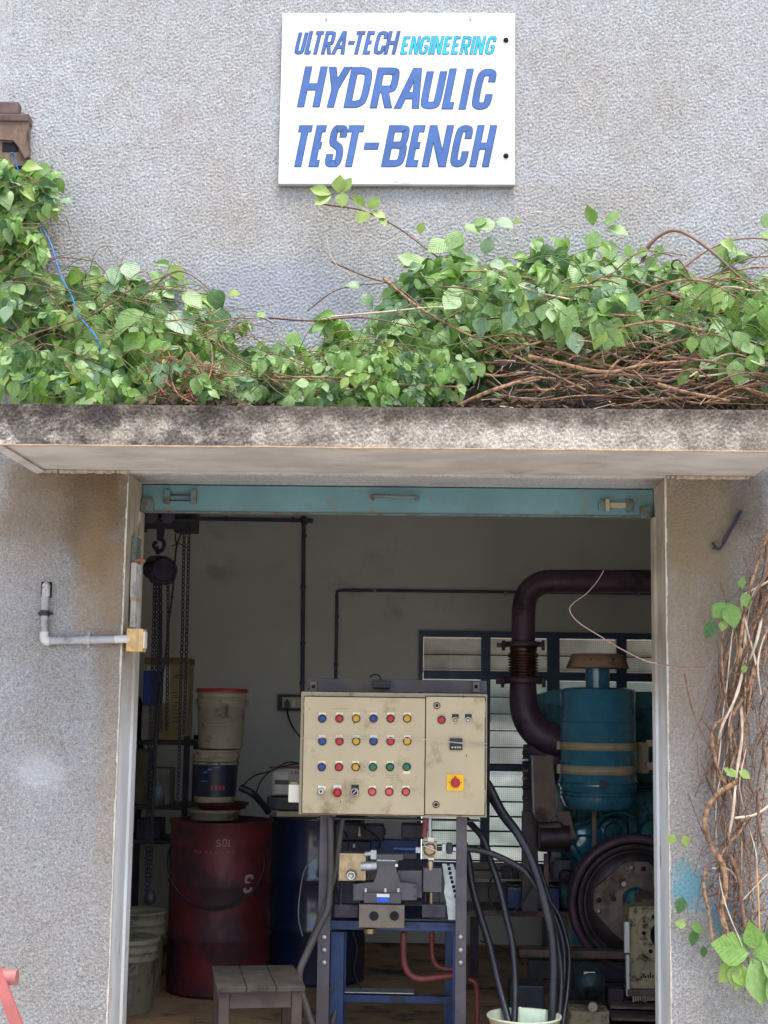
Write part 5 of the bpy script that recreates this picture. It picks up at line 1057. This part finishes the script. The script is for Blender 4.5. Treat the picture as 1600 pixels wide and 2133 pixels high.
B().px(1272, 2096, 1400, 2104, 1.28, 1.5, .002).obj('rail', M_GUARD, br); B().px(1262, 2104, 1400, 2117, 1.32, 1.5, .002).obj('rail', M_FLY, br); B().px(1274, 2121, 1400, 2129, 1.22, 1.4, .002).obj('rail', M_GUARD, br); a = P(1262, 2130, 1.3); B().box((a.x, 1.26, 0), (a.x+.4, 1.5, a.z), .002).obj('plinth', M_FLY, br); B().px(1266, 2060, 1300, 2098, 1.4, 1.5, .006).obj('block', M_FLY, br)
pm = thing('gear_pump', 'small teal pump with a toothed shaft end on a cream block near the floor', 'pump', tuple(P(1233, 2110, 1.35)))
B().lathe([(.0001, 0), (.05, .005), (.078, .04), (.085, .1), (.085, .2)], P(1232, 2055, 1.3), (0, 1, .05), 28).obj('body', mat('grimy dark teal casting', (40, 60, 66), .5, .1, var=.3, dirt=(40, 40, 44), da=.5, bump=.5, bs=22, bd=.008), pm); B().lathe([(.045, 0), (.05, .05)], P(1232, 2080, 1.24), (0, 1, 0), 22).obj('neck', M_FLY, pm)
b = B(); q = P(1235, 2098, 1.2); b.cyl(q, q+Vector((0, .07, 0)), .022, n=18)
for i in range(14): a = 2*math.pi*i/14; d = Vector((math.cos(a), 0, math.sin(a))); b.cyl(q+d*.023, q+d*.023+Vector((0, .06, 0)), .004, n=5)
b.obj('splined_shaft', M_CHR, pm)
B().px(1216, 2024, 1240, 2034, 1.32, 1.4, .004).obj('top_port', M_ZINC, pm)
o = B().px(1186, 2106, 1270, 2190, 1.22, 1.4, .006); tag(o.obj('cream_block', M_CRGB), 'chipped cream block under the small teal pump', 'block')
o = B().px(1062, 2052, 1135, 2150, 1.6, 1.8, .01); tag(o.obj('dull_drip_tray', mat('dull blue grey tin', (58, 64, 70), .5)), 'dull grey tin box standing behind the hose tub', 'box')

# ------------------------------------------------------------------ vegetation
def leaf_mesh(kind, mi, fold, droop, wdt, tw=0.0, side=0.0):
    """one ovate leaf, length 1 along +Y, with a raised margin and bent tip"""
    N = 6; vs_ = []; uv = []; fs = []
    pr = [0, .27, .45, .49, .39, .20, 0]
    for i in range(N+1):
        t = i/N; w_ = pr[i]*wdt; z = -droop*t*t
        for s_ in (-1, 0, 1):
            an = tw*t; hx = s_*w_; hz = fold*w_ if s_ else 0; wv = .03*math.sin(t*8+s_*2+wdt*40) if s_ else 0
            vs_.append((hx*math.cos(an)-hz*math.sin(an)+side*t*t, t, z+hx*math.sin(an)+hz*math.cos(an)+wv)); uv.append((.5+s_*pr[i]*.9, t))
    for i in range(N):
        for k in range(2): a = i*3+k; fs.append((a, a+1, a+4, a+3))
    return vs_, uv, fs
LV = [leaf_mesh(0, 0, *a) for a in ((.25, .15, .72, .2, .1), (.35, .4, .78, -.3, -.1), (.12, .05, .84, .1, .05), (.8, .3, .72, .5, .15), (-.15, .55, .8, -.4, 0), (.3, -.1, .64, .3, -.15), (1.2, .2, .7, -.5, .1), (.5, .7, .76, .2, -.1), (.2, .3, .9, -.15, .12), (.9, .5, .6, .9, 0))]
LM = {}
def leaf_data(k, mi):
    if (k, mi) not in LM:
        vs_, uv, fs = LV[k]; me = bpy.data.meshes.new('leaf'); me.from_pydata(vs_, [], fs); ul = me.uv_layers.new(name='UVMap')
        for l_ in me.loops: ul.data[l_.index].uv = uv[l_.vertex_index]
        me.polygons.foreach_set('use_smooth', [True]*len(fs)); me.materials.append(LEAFM[mi]); LM[(k, mi)] = me
    return LM[(k, mi)]
class Foliage:
    def __init__(s): s.L = []; s.fixed = []
    def add(s, pos, d, nrm, size, mi, k=None, fixed=False):
        (s.fixed if fixed else s.L).append((Vector(pos), Vector(d), Vector(nrm), size, mi, random.randrange(len(LV)) if k is None else k))
    @staticmethod
    def mtx(pos, d, nrm, size):
        y = d.normalized(); x = y.cross(nrm); x = x.normalized() if x.length > 1e-5 else y.orthogonal(); z = x.cross(y)
        return Matrix.Translation(pos) @ Matrix((x, y, z)).transposed().to_4x4() @ Matrix.Scale(size, 4)
    def build(s, root, cap=290):
        # the leaves nearest the viewer and largest become parts, the rest one mass
        s.L.sort(key=lambda l: l[0].y - l[3]*3)
        n = max(0, cap-len(s.fixed)); head = s.fixed+s.L[:n]; rest = s.L[n:]
        for pos, d, nr, sz, mi, k in head:
            o = bpy.data.objects.new('leaf', leaf_data(k, mi)); C.objects.link(o); o.parent = root; o.matrix_parent_inverse = Matrix.Translation(-wloc(root)); o.matrix_basis = s.mtx(pos, d, nr, sz)
        if rest:
            V_, F_, U_, MI = [], [], [], []
            for pos, d, nr, sz, mi, k in rest:
                vs_, uv, fs = LV[k]; mm = s.mtx(pos, d, nr, sz); o_ = len(V_); V_ += [tuple(mm @ Vector(v)) for v in vs_]
                for f in fs: F_.append(tuple(i+o_ for i in f)); U_ += [uv[i] for i in f]; MI.append(mi)
            me = bpy.data.meshes.new('foliage'); me.from_pydata(V_, [], F_); ul = me.uv_layers.new(name='UVMap'); ul.data.foreach_set('uv', np.array(U_, np.float32).ravel())
            for m_ in LEAFM: me.materials.append(m_)
            me.polygons.foreach_set('material_index', MI); me.polygons.foreach_set('use_smooth', [True]*len(F_)); me.update()
            o = bpy.data.objects.new('foliage', me); C.objects.link(o); link(o, root); o['kind'] = 'stuff'
rnd = random.uniform
def jit(p, a): return Vector((p[0]+rnd(-a, a), p[1]+rnd(-a, a), p[2]+rnd(-a, a)))
def pickm(): return random.choices(range(5), (32, 30, 12, 12, 14))[0]
def pl_(pts, x):
    for (a, b), (c, d) in zip(pts, pts[1:]):
        if a <= x <= c: return b+(d-b)*(x-a)/(c-a)
    return pts[-1][1]
def sprig(F, Sb, px, py, y, L, mi=None, nl=None, size=.075, dirx=None):
    """a short drooping twig with paired leaves"""
    p0 = P(px, py, y); a = rnd(-1, 1) if dirx is None else dirx
    d = Vector((a, rnd(-.5, .1), rnd(-.35, .5))).normalized(); pts = [p0]; n = nl or random.randint(4, 7); step = L/n; mi = pickm() if mi is None else mi
    for i in range(n):
        d = (d+Vector((rnd(-.18, .18), rnd(-.12, .12), -.22+rnd(-.1, .1)))).normalized(); q = pts[-1]+d*step
        q.y = min(q.y, -.025); q.z = max(q.z, 2.835); pts.append(q)
    for i in range(1, n+1):
        for s_ in ((-1, 1) if i < n else (0,)):
            if random.random() < .12: continue
            side = Vector((-d.z, rnd(-.4, .2), d.x))*s_
            ld = (d*.5+side*.8+Vector((0, rnd(-.3, .1), rnd(-.95, -.1)))).normalized()
            nr = Vector((rnd(-.5, .5), -1+rnd(0, .35), rnd(-.1, .9))).normalized()
            F.add(pts[i], ld, nr, size*rnd(.6, 1.15)*(1.12 if i == n else 1), mi if random.random() < .7 else pickm())
    if Sb is not None: Sb.tube(pts, .0017, 4, caps=False)

def stems(root, lst, m_, rscale=1.0, name='stem'):
    for pts, r in lst: B().tube(crv([P(*p) for p in pts], 6), r*rscale, 6, rf=lambda t: 1.1-.5*t).obj(name, m_, root, fix=False)

GRP = 'green creepers on the facade'
# --- left creeper
lc = thing('creeper', 'leafy green creeper climbing the wall at the left and spilling over the canopy', 'climbing plant', (-1.3, -.3, 2.82), GRP)
F = Foliage(); tw = B()
topL = [(-40, 330), (0, 330), (50, 345), (85, 385), (100, 450), (110, 515), (150, 545), (210, 560), (270, 548), (310, 575), (380, 592), (430, 612), (470, 640), (490, 735), (560, 722), (640, 700), (700, 695), (790, 690)]
for i in range(300):
    px = rnd(-40, 790); t = pl_(topL, px); py = t+10+(815-t)*random.random()**.85
    dn = (py-t)/(840-t); y = -rnd(.03, .12+.42*dn) if px > 115 else -rnd(.03, .12+.35*max(0, (py-500)/340))
    if px > 500 and py > 720 and random.random() < .12: continue
    sprig(F, tw, px, py, y, rnd(.12, .28), size=rnd(.06, .115))
for i in range(75): px = rnd(-40, 85); py = rnd(345, 560); sprig(F, tw, px, py, -rnd(.05, .2), rnd(.08, .18), size=rnd(.055, .09))
for i in range(36): px = rnd(-20, 780); sprig(F, tw, px, rnd(730, 800), -rnd(.35, .62), rnd(.10, .2), size=rnd(.05, .075))
for x, y, dx, dz, s_, mi in ((300, 650, -.8, -.45, .17, 0), (350, 650, .7, -.6, .165, 3), (380, 610, .6, -.4, .13, 0), (320, 700, -.1, -1, .14, 1), (300, 690, -.6, -.8, .13, 1), (460, 640, .15, -1, .13, 4), (445, 600, .25, -.9, .11, 4), (80, 600, .1, -1, .10, 2), (235, 555, .2, -.8, .1, 3), (260, 545, .5, -.7, .11, 3), (245, 580, -.5, -.9, .1, 3), (475, 612, .9, 0, .06, 2), (552, 650, -.3, -.4, .05, 1), (620, 690, -.4, -.9, .085, 1), (20, 480, .3, -1, .08, 3), (45, 350, .9, .1, .09, 2), (10, 360, -.7, .2, .1, 1), (90, 810, .1, -1, .09, 0), (120, 800, .6, -.6, .09, 1), (750, 600, -.9, .4, .07, 3), (756, 612, .6, -.8, .075, 3)):
    for k in range(1): F.add(P(x, y, -.38 if 110 < x < 700 else -.16), (dx, -.25, dz), (.15*dx, -1, .55), s_, mi, random.choice((0, 1, 2)), fixed=True)
F.build(lc)
tw.obj('fine_twigs', M_GSTEM, lc, fix=False)['kind'] = 'stuff'
stems(lc, [([(315, 600, -.25), (370, 565, -.3), (430, 598, -.3), (500, 690, -.3)], .0035), ([(200, 650, -.3), (280, 600, -.32), (372, 566, -.3)], .0035), ([(60, 390, -.12), (62, 450, -.14), (85, 510, -.16), (100, 560, -.2)], .006), ([(80, 480, -.13), (70, 540, -.16), (95, 600, -.2), (150, 680, -.3)], .005), ([(0, 740, -.4), (60, 700, -.45), (180, 660, -.45), (250, 620, -.4)], .0045), ([(560, 662, -.2), (650, 668, -.3), (760, 662, -.35), (900, 690, -.4)], .0045), ([(640, 648, -.08), (690, 610, -.08), (740, 595, -.08), (830, 588, -.1)], .003), ([(430, 700, -.5), (520, 760, -.55), (640, 790, -.6), (800, 800, -.6)], .004)], M_BARK2)
stems(lc, [([(560, 786, -.55), (700, 787, -.6), (830, 800, -.62), (960, 806, -.6)], .0045), ([(440, 715, -.5), (442, 760, -.58), (425, 815, -.62), (395, 846, -.62)], .004), ([(430, 850, -.6), (370, 820, -.6), (350, 760, -.5), (320, 715, -.4)], .003)], M_BARK)
b = B()
for i in range(60):
    x = rnd(330, 470); y = rnd(750, 850); b.tube(crv([P(x, y, -.55), P(x+rnd(-40, 40), y-rnd(0, 40), -.5), P(x+rnd(-70, 70), y+rnd(-20, 20), -.58)], 5), rnd(.0014, .003), 4, caps=False)
b.obj('dry_twigs', mat('pinkish dry twig', (150, 96, 82), .8, var=.2, vs=30), lc, fix=False)['kind'] = 'stuff'
b = B()
for i in range(90):
    x = rnd(-20, 780); t = pl_(topL, x); y = rnd(t+20, 835); yy = -rnd(.1, .55); b.tube(crv([P(x, y, yy), P(x+rnd(20, 60), y+rnd(-30, 20), yy-.04), P(x+rnd(60, 150), y+rnd(-20, 40), yy)], 5), rnd(.0016, .0032), 4, caps=False)
b.obj('tangled_stems', M_BARK2, lc, fix=False)['kind'] = 'stuff'
tag(B().tube(crv([P(*p) for p in ((22, 325, -.1), (26, 318, -.12), (30, 330, -.08), (52, 395, -.06), (78, 455, -.14), (106, 508, -.2), (126, 572, -.24), (150, 618, -.34), (163, 655, -.36), (200, 702, -.42), (212, 740, -.4))], 6), .0034, 7).obj('trailing_cord', M_BCORD), 'bright blue cord trailing down through the left creeper', 'cord')

for mm, n_, nm in ((M_GSTEM, 90, 'green_runners'), (M_BARK, 45, 'tan_runners')):
    b = B()
    for i in range(n_):
        x = rnd(-40, 740); t = pl_(topL, x); y = rnd(t+30, 800); yy = -rnd(.3, .6) if x > 110 else -rnd(.2, .35); L_ = rnd(50, 190); a_ = rnd(-1.2, 1.2)
        p3 = [P(x, y, yy), P(x+L_*.35*math.cos(a_)+rnd(-10, 10), y-L_*.3*math.sin(a_)-rnd(0, 25), yy-.03), P(x+L_*.7*math.cos(a_), y-L_*.5*math.sin(a_)-rnd(-5, 15), yy-.03), P(x+L_*math.cos(a_), y-L_*.6*math.sin(a_)+rnd(0, 40), yy)]
        for q in p3: q.z = max(q.z, 2.83)
        b.tube(crv(p3, 5), rnd(.0014, .0028), 4, caps=False)
    b.obj(nm, mm, lc, fix=False)['kind'] = 'stuff'
# --- right creeper
rc = thing('creeper', 'leafy creeper with a mat of bare woody stems over the right half of the canopy', 'climbing plant', (.6, -.3, 2.82), GRP)
F = Foliage(); tw = B()
topR = [(700, 722), (770, 700), (830, 632), (870, 555), (950, 545), (1050, 540), (1180, 545), (1300, 555), (1400, 570), (1480, 600), (1560, 590), (1640, 560)]
botR = [(700, 838), (900, 838), (960, 790), (1000, 700), (1150, 690), (1300, 690), (1420, 700), (1460, 760), (1640, 800)]
for i in range(320):
    px = rnd(720, 1640); t = pl_(topR, px); bt_ = pl_(botR, px); py = t+8+(bt_-t)*random.random()
    dn = (py-t)/(840-t); y = -rnd(.04, .14+.45*dn); sprig(F, tw, px, py-12, y, rnd(.11, .26), size=rnd(.055, .105))
for i in range(60): sprig(F, tw, rnd(700, 960), rnd(730, 830), -rnd(.35, .62), rnd(.08, .18), size=rnd(.04, .06))
for i in range(26): sprig(F, tw, rnd(1000, 1300), rnd(590, 650), -rnd(.45, .6), rnd(.12, .22), size=rnd(.07, .1), mi=random.choice((0, 3, 1)))
for i in range(14): sprig(F, tw, rnd(1480, 1620), rnd(600, 730), -rnd(.45, .6), rnd(.14, .24), size=rnd(.07, .1), mi=random.choice((0, 1)))
for i in range(10): sprig(F, tw, rnd(980, 1500), rnd(770, 820), -rnd(.15, .35), rnd(.08, .14), size=rnd(.04, .06), mi=4)
# sprays that stand out against the wall: (x, y, dx, dz, size, material)
for x, y, dx, dz, s_, mi in ((690, 405, -1, .25, .085, 2), (690, 408, -.8, -.45, .08, 2), (705, 402, .05, 1, .07, 2), (712, 400, .5, .8, .065, 2), (712, 400, .1, -1, .065, 2), (760, 432, -.5, .6, .065, 2), (765, 436, -.4, -.8, .07, 2), (770, 436, .5, .7, .06, 2), (775, 442, .9, -.3, .06, 2), (795, 450, .1, -1, .05, 2), (874, 488, .1, .6, .05, 2),
    (935, 500, -.7, -.5, .10, 0), (940, 490, .4, -.9, .10, 0), (955, 480, -.3, -.9, .09, 0), (970, 465, .5, -.7, .08, 0), (985, 470, .6, .3, .06, 0), (1030, 460, -.6, -.4, .075, 0), (1032, 458, .7, -.3, .08, 3), (1068, 468, .9, .4, .04, 2), (890, 540, -.9, -.4, .10, 1), (905, 560, -.2, -.9, .10, 1), (870, 545, -.8, .1, .08, 0),
    (990, 560, -.7, -.6, .08, 3), (1000, 540, -.8, .0, .07, 3), (1010, 530, .2, .7, .07, 3), (1020, 545, .9, -.4, .07, 3), (1000, 560, .2, -1, .09, 3),
    (1236, 470, -.2, .9, .08, 1), (1238, 480, -.1, -1, .095, 0), (1258, 465, .8, .3, .08, 0), (1265, 475, .9, -.2, .085, 0), (1260, 500, .3, -.9, .09, 0), (1285, 530, .1, -1, .09, 0), (1305, 510, .2, -.8, .06, 1), (1300, 540, .8, -.5, .08, 3), (1240, 520, -.6, -.7, .08, 1),
    (1535, 560, -.8, -.2, .08, 4), (1530, 545, .6, .2, .07, 4), (1545, 570, .3, -1, .07, 4), (1560, 585, .5, -.6, .07, 1), (1590, 480, .4, -.9, .09, 0), (1590, 475, .4, .9, .07, 0), (1580, 490, .9, -.3, .08, 0)):
    F.add(P(x, y, -.12), (dx, -.2, dz), (.1*dx+rnd(-.15, .15), -1, .45), s_*1.2, mi, random.choice((0, 2, 5)), fixed=True)
for x, y, dx, dz, s_, mi in ((1190, 690, .3, -1, .13, 3), (1150, 660, -.2, -1, .13, 0), (1215, 650, .5, -.9, .13, 0), (1170, 640, -.6, -.8, .12, 3), (1260, 700, 0, -1, .10, 3), (985, 750, .0, -1, .12, 3), (990, 755, .5, -.9, .09, 1), (1120, 650, -.6, -.8, .11, 0), (1440, 700, .1, -1, .09, 1), (1470, 700, .2, -1, .10, 0), (1510, 690, -.3, -1, .12, 0), (1530, 690, .5, -.9, .13, 0), (1530, 750, 0, -1, .12, 0), (1560, 740, .3, -.9, .1, 1), (1120, 600, -.6, -.5, .11, 3), (1100, 640, -.9, -.2, .1, 0), (1040, 640, -.8, -.3, .1, 0), (1500, 600, -.3, -.9, .1, 2), (1560, 620, .2, -1, .11, 1), (1590, 640, .1, -1, .12, 1)):
    F.add(P(x, y, -.60), (dx, -.15, dz), (rnd(-.2, .2), -1, .3), s_*.8, mi, random.choice((0, 1, 2)), fixed=True)
F.build(rc)
tw.obj('fine_twigs', M_GSTEM, rc, fix=False)['kind'] = 'stuff'
stems(rc, [([(655, 422, -.05), (690, 428, -.1), (760, 440, -.12), (830, 475, -.12), (890, 520, -.12), (945, 560, -.15), (990, 600, -.2)], .0042), ([(690, 404, -.12), (712, 405, -.12), (760, 430, -.12)], .0022), ([(690, 545, -.05), (760, 575, -.1), (830, 600, -.2), (900, 660, -.3)], .0042), ([(1440, 585, -.15), (1400, 555, -.2), (1418, 545, -.25), (1460, 620, -.3)], .005)], M_BARK2)
stems(rc, [([(1338, 545, -.15), (1350, 515, -.2), (1375, 490, -.22), (1405, 480, -.24), (1440, 493, -.26), (1490, 530, -.28), (1545, 580, -.28), (1600, 612, -.25)], .0095), ([(1420, 562, -.2), (1460, 530, -.2), (1510, 505, -.2), (1560, 496, -.2), (1620, 500, -.2)], .0055)], mat('grey brown thick stem', (140, 112, 96), .8, var=.2, vs=20, bump=.4), 1, 'woody_stem')
stems(rc, [([(800, 580, -.2), (840, 615, -.3), (880, 645, -.4), (960, 690, -.55), (1060, 735, -.6), (1220, 812, -.62)], .0065), ([(1305, 640, -.55), (1350, 605, -.58), (1420, 584, -.6), (1480, 590, -.6), (1550, 632, -.55), (1620, 690, -.5)], .0065), ([(1470, 690, -.6), (1380, 670, -.6), (1300, 680, -.62), (1230, 700, -.6), (1150, 740, -.6)], .006), ([(945, 850, -.6), (1020, 815, -.62), (1100, 790, -.62), (1130, 786, -.62)], .0085),
           ([(1100, 742, -.62), (1160, 755, -.63), (1260, 775, -.64), (1340, 760, -.62), (1430, 752, -.6)], .008), ([(1370, 800, -.6), (1420, 815, -.62), (1470, 825, -.63), (1520, 835, -.62)], .0075), ([(985, 700, -.5), (1060, 700, -.55), (1180, 702, -.58)], .006), ([(1260, 785, -.62), (1275, 765, -.64), (1290, 750, -.64), (1310, 742, -.64)], .006)], M_BARK, 1, 'woody_stem')
stems(rc, [([(690, 660, -.3), (800, 650, -.4), (900, 640, -.45), (980, 642, -.45)], .004), ([(790, 515, -.04), (830, 495, -.05), (880, 500, -.08), (940, 530, -.1)], .002), ([(680, 492, -.04), (690, 535, -.06), (720, 565, -.08), (790, 580, -.1)], .0018), ([(1060, 470, -.05), (1100, 445, -.06), (1150, 445, -.06), (1210, 470, -.08)], .0022)], M_BARK3)
for mm, n_, seed in ((M_BARK, 60, 1), (M_BARK2, 130, 2), (M_BARK3, 16, 3)):
    random.seed(seed); b = B()
    for i in range(n_):
        x = rnd(940, 1560); y = 700+150*random.random()**.7+ (30 if x < 1050 else 0); y = min(y, 846); yy = -rnd(.12, .62); L_ = rnd(60, 260); s_ = rnd(-.5, .5)
        p3 = [P(x, y, yy), P(x+L_*.35, y+L_*.35*s_+rnd(-20, 14), yy-rnd(-.03, .04)), P(x+L_*.7, y+L_*.7*s_*.5+rnd(-16, 14), yy-rnd(-.03, .03)), P(x+L_, y+L_*s_*-.1+rnd(-10, 10), yy)]
        for q in p3: q.z = max(q.z, 2.825)
        b.tube(crv(p3, 5), rnd(.002, .0065), 5, caps=False, rf=lambda t: 1.15-.6*t)
    for i in range(n_//3):
        x = rnd(900, 1600); y = rnd(560, 760); yy = -rnd(.2, .6); L_ = rnd(60, 200); s_ = rnd(-.6, .6)
        p3 = [P(x, y, yy), P(x+L_*.5, y+L_*.5*s_-rnd(5, 20), yy-.03), P(x+L_, y+L_*s_*.6, yy)]
        for q in p3: q.z = max(q.z, 2.825)
        b.tube(crv(p3, 5), rnd(.0016, .0042), 5, caps=False)
    b.obj('tangled_stems', mm, rc, fix=False)['kind'] = 'stuff'
random.seed(11)
b = B()
for i in range(90):
    x = rnd(740, 1600); t = pl_(topR, x); y = rnd(t+10, 740); yy = -rnd(.35, .62); L_ = rnd(50, 200); a_ = rnd(-1.2, 1.2)
    p3 = [P(x, y, yy), P(x+L_*.35*math.cos(a_)+rnd(-10, 10), y-L_*.3*math.sin(a_)-rnd(0, 30), yy-.03), P(x+L_*.7*math.cos(a_), y-L_*.5*math.sin(a_)-rnd(-5, 15), yy-.03), P(x+L_*math.cos(a_), y-L_*.6*math.sin(a_)+rnd(0, 50), yy)]
    for q in p3: q.z = max(q.z, 2.83)
    b.tube(crv(p3, 5), rnd(.0014, .003), 4, caps=False)
b.obj('green_runners', M_GSTEM, rc, fix=False)['kind'] = 'stuff'
# short dead twig ends sticking out of the mat
b = B()
for i in range(110):
    x = rnd(960, 1580); y = rnd(700, 846); q = P(x, y, -rnd(.35, .62)); d = Vector((rnd(-1, 1), rnd(-.6, .1), rnd(-.6, .9))).normalized(); b.tube([q, jit(q+d*rnd(.02, .05), .005), jit(q+d*rnd(.05, .10), .01)], rnd(.0015, .003), 4, rf=lambda t: 1-.6*t)
b.obj('dead_twigs', M_BARK3, rc, fix=False)['kind'] = 'stuff'
# dead leaf litter added on the canopy to darken the gaps under the creepers
b = B()
for i in range(5200):
    x = rnd(CX0+.03, CX1-.02); y = -rnd(.02, .64); top_ = 2.82+.16*(1-(-y/.66))+.04*math.sin(x*5); z = rnd(2.822, top_); s_ = rnd(.012, .035)
    d = Vector((rnd(-1, 1), rnd(-1, 1), rnd(-.6, .6))).normalized()*s_; e = Vector((rnd(-1, 1), rnd(-1, 1), rnd(-.6, .6))).normalized()*s_*.6; c = Vector((x, y, z)); b._a([c-d, c+e, c+d, c-e], [(0, 1, 2, 3)])
lt = b.obj('added_leaf_litter', M_DEADL, fix=False); tag(lt, 'brown dead leaf litter added on the canopy to darken the gaps under the creepers', 'leaf litter'); lt['kind'] = 'stuff'

# --- bare climbing stems on the right pillar
vn = thing('climbing_vine', 'bundle of bare twisted tan vine stems hanging down the wall at the right', 'climbing plant', (1.5, -.1, 1.3), GRP)
V1 = [([(1640, 1190), (1575, 1225), (1550, 1240), (1545, 1262), (1556, 1310), (1572, 1370), (1580, 1420)], .007, M_BARK3), ([(1548, 1284), (1530, 1300), (1522, 1350), (1515, 1420), (1505, 1500), (1500, 1560), (1495, 1600)], .0045, M_BARK3),
      ([(1572, 1390), (1560, 1430), (1530, 1480), (1490, 1510), (1483, 1540), (1495, 1600), (1520, 1650), (1528, 1700)], .011, M_BARK), ([(1507, 1310), (1503, 1370), (1510, 1440), (1520, 1500), (1535, 1560), (1552, 1620)], .007, M_BARK),
      ([(1540, 1625), (1500, 1650), (1475, 1680), (1468, 1720), (1480, 1760), (1505, 1800), (1512, 1850), (1504, 1900), (1518, 1960)], .016, M_BARK), ([(1640, 1650), (1600, 1680), (1570, 1698), (1530, 1704)], .0075, M_BARK3), ([(1470, 1808), (1466, 1850), (1475, 1890), (1484, 1960)], .010, M_BARK),
      ([(1560, 1700), (1540, 1735), (1515, 1760), (1500, 1790), (1496, 1818)], .008, M_BARK), ([(1520, 1780), (1540, 1830), (1545, 1880), (1556, 1950)], .012, M_BARK2), ([(1576, 1810), (1580, 1870), (1582, 1940)], .0055, mat('orange tan stem', (206, 150, 92), .8)), ([(1490, 1400), (1470, 1470), (1455, 1510), (1440, 1545)], .003, M_BARK2),
      ([(1426, 1402), (1435, 1450), (1450, 1500), (1475, 1550), (1490, 1580)], .0045, M_BARK2), ([(1370, 1382, -.2), (1410, 1388, -.2), (1450, 1390, -.18), (1500, 1388, -.1)], .003, M_BARK2), ([(1483, 1808), (1520, 1812), (1545, 1850)], .0045, M_BARK3), ([(1600, 1820), (1570, 1850), (1548, 1875)], .0035, M_BARK3),
      ([(1495, 1270), (1480, 1290), (1476, 1300)], .002, M_GSTEM), ([(1552, 1212), (1525, 1245), (1510, 1262), (1508, 1290)], .003, M_GSTEM)]
for pts, r, m_ in V1: B().tube(crv([P(p[0], p[1], p[2] if len(p) > 2 else -.09-r*2) for p in pts], 8), r*.70, 9, rf=lambda t: 1+.10*math.sin(t*23)+.08*math.sin(t*61)).obj('woody_stem', m_, vn, fix=False)
random.seed(21)
edge = [(1050, 1605), (1120, 1585), (1200, 1560), (1300, 1525), (1400, 1500), (1500, 1490), (1600, 1478), (1700, 1476), (1800, 1482), (1900, 1490), (1980, 1512), (2150, 1540)]
for k in range(38):
    ys = random.choice((1060, 1110, 1180, 1250, 1350, 1450, 1560, 1650)); ye = min(2150, ys+rnd(300, 650)); off = rnd(0, 120); ph = rnd(0, 6); pts = []; n_ = 7
    for i in range(n_): y = ys+(ye-ys)*i/(n_-1); pts.append(P(pl_(edge, y)+off+14*math.sin(ph+i*1.3)+rnd(-6, 6), y, -.03-rnd(0, .11)))
    B().tube(crv(pts, 6), random.choice((.002, .003, .003, .004, .005, .007)), 7, rf=lambda t: (1.1-.35*t)*(1+.13*math.sin(t*31)+.08*math.sin(t*83))).obj('woody_stem', random.choice((M_BARK, M_BARK, M_BARK2, M_BARK2, M_BARK3)), vn, fix=False)
b = B()
for k in range(190):
    y = rnd(1120, 1960); x = pl_(edge, y)+rnd(-12, 110); p0 = P(x, y, -.07); b.tube(crv([p0, P(x+rnd(-30, 20), y+rnd(-40, 50), -.1), P(x+rnd(-40, 40), y+rnd(-60, 80), -.09)], 4), rnd(.0014, .003), 4, caps=False)
b.obj('fine_twigs', M_BARK2, vn, fix=False)['kind'] = 'stuff'
F = Foliage()
for x, y, dx, dz, s_, mi in ((1548, 1235, .4, -1, .075, 1), (1510, 1255, -.6, -.9, .09, 1), (1515, 1256, .35, -1, .115, 1), (1508, 1292, -.15, -.9, .05, 2), (1490, 1293, -.45, -.9, .088, 4), (1545, 1225, .0, 1, .05, 1), (1550, 1385, 0, -1, .035, 1), (1535, 1606, -.5, -.2, .05, 2), (1538, 1606, .9, -.4, .06, 2), (1520, 1606, -.6, .2, .03, 2),
    (1405, 1738, -.5, -.8, .05, 2), (1425, 1740, .3, -1, .05, 2), (1422, 1868, -.2, -1, .075, 4), (1430, 1926, -.9, .1, .05, 2), (1440, 1924, .8, -.5, .06, 1), (1445, 1936, .0, -1, .07, 4), (1465, 1970, .1, -1, .05, 4),
    (1562, 1985, -1, .18, .17, 1), (1568, 1990, .95, .4, .17, 1), (1566, 1996, .35, -1, .20, 0), (1585, 1985, .7, -.6, .18, 0), (1540, 1998, -.7, -.9, .13, 2), (1540, 2002, -.1, -1, .12, 2), (1530, 2010, .4, -.7, .10, 2), (1575, 1978, -.3, .9, .12, 1), (1600, 1970, .6, .8, .14, 4), (1600, 2030, .6, -1, .16, 0)):
    F.add(P(x, y, -.13 if y < 1700 or x > 1520 else -.05), (dx, -.12, dz), (rnd(-.15, .15), -1, .35), s_*(1.0), mi, random.choice((0, 2)), fixed=True)
F.build(vn)
# tendril reaching across the doorway
tag(B().tube(crv([P(*p) for p in ((1258, 1188, .1), (1243, 1212, .08), (1222, 1236, .05), (1195, 1256, 0), (1187, 1272, -.02), (1205, 1296, -.04), (1250, 1325, -.05), (1300, 1355, -.06), (1350, 1378, -.06), (1400, 1387, -.08), (1450, 1391, -.09), (1500, 1388, -.08))], 6), .0032, 6, rf=lambda t: .6+.5*t).obj('dry_tendril', mat('pale brown tendril', (164, 132, 116), .8)), 'dry brown tendril reaching from the vine across the open doorway', 'vine')

for o in bpy.data.objects:      # broken print and wear marks too small to pick apart
    if o.name.split('.')[0] in ('worn_legend', 'worn_stencil', 'small_print', 'blue_print', 'ink_mark', 'paint_scar', 'paint_chip', 'orange_print', 'lettering', 'lettering_outline', 'block_casting', 'plaster_arris', 'mortar_fillet', 'drip_edge'): o['kind'] = 'stuff'
SC.render.engine = 'CYCLES'
SC.cycles.max_bounces = 10; SC.cycles.diffuse_bounces = 6; SC.cycles.transmission_bounces = 6
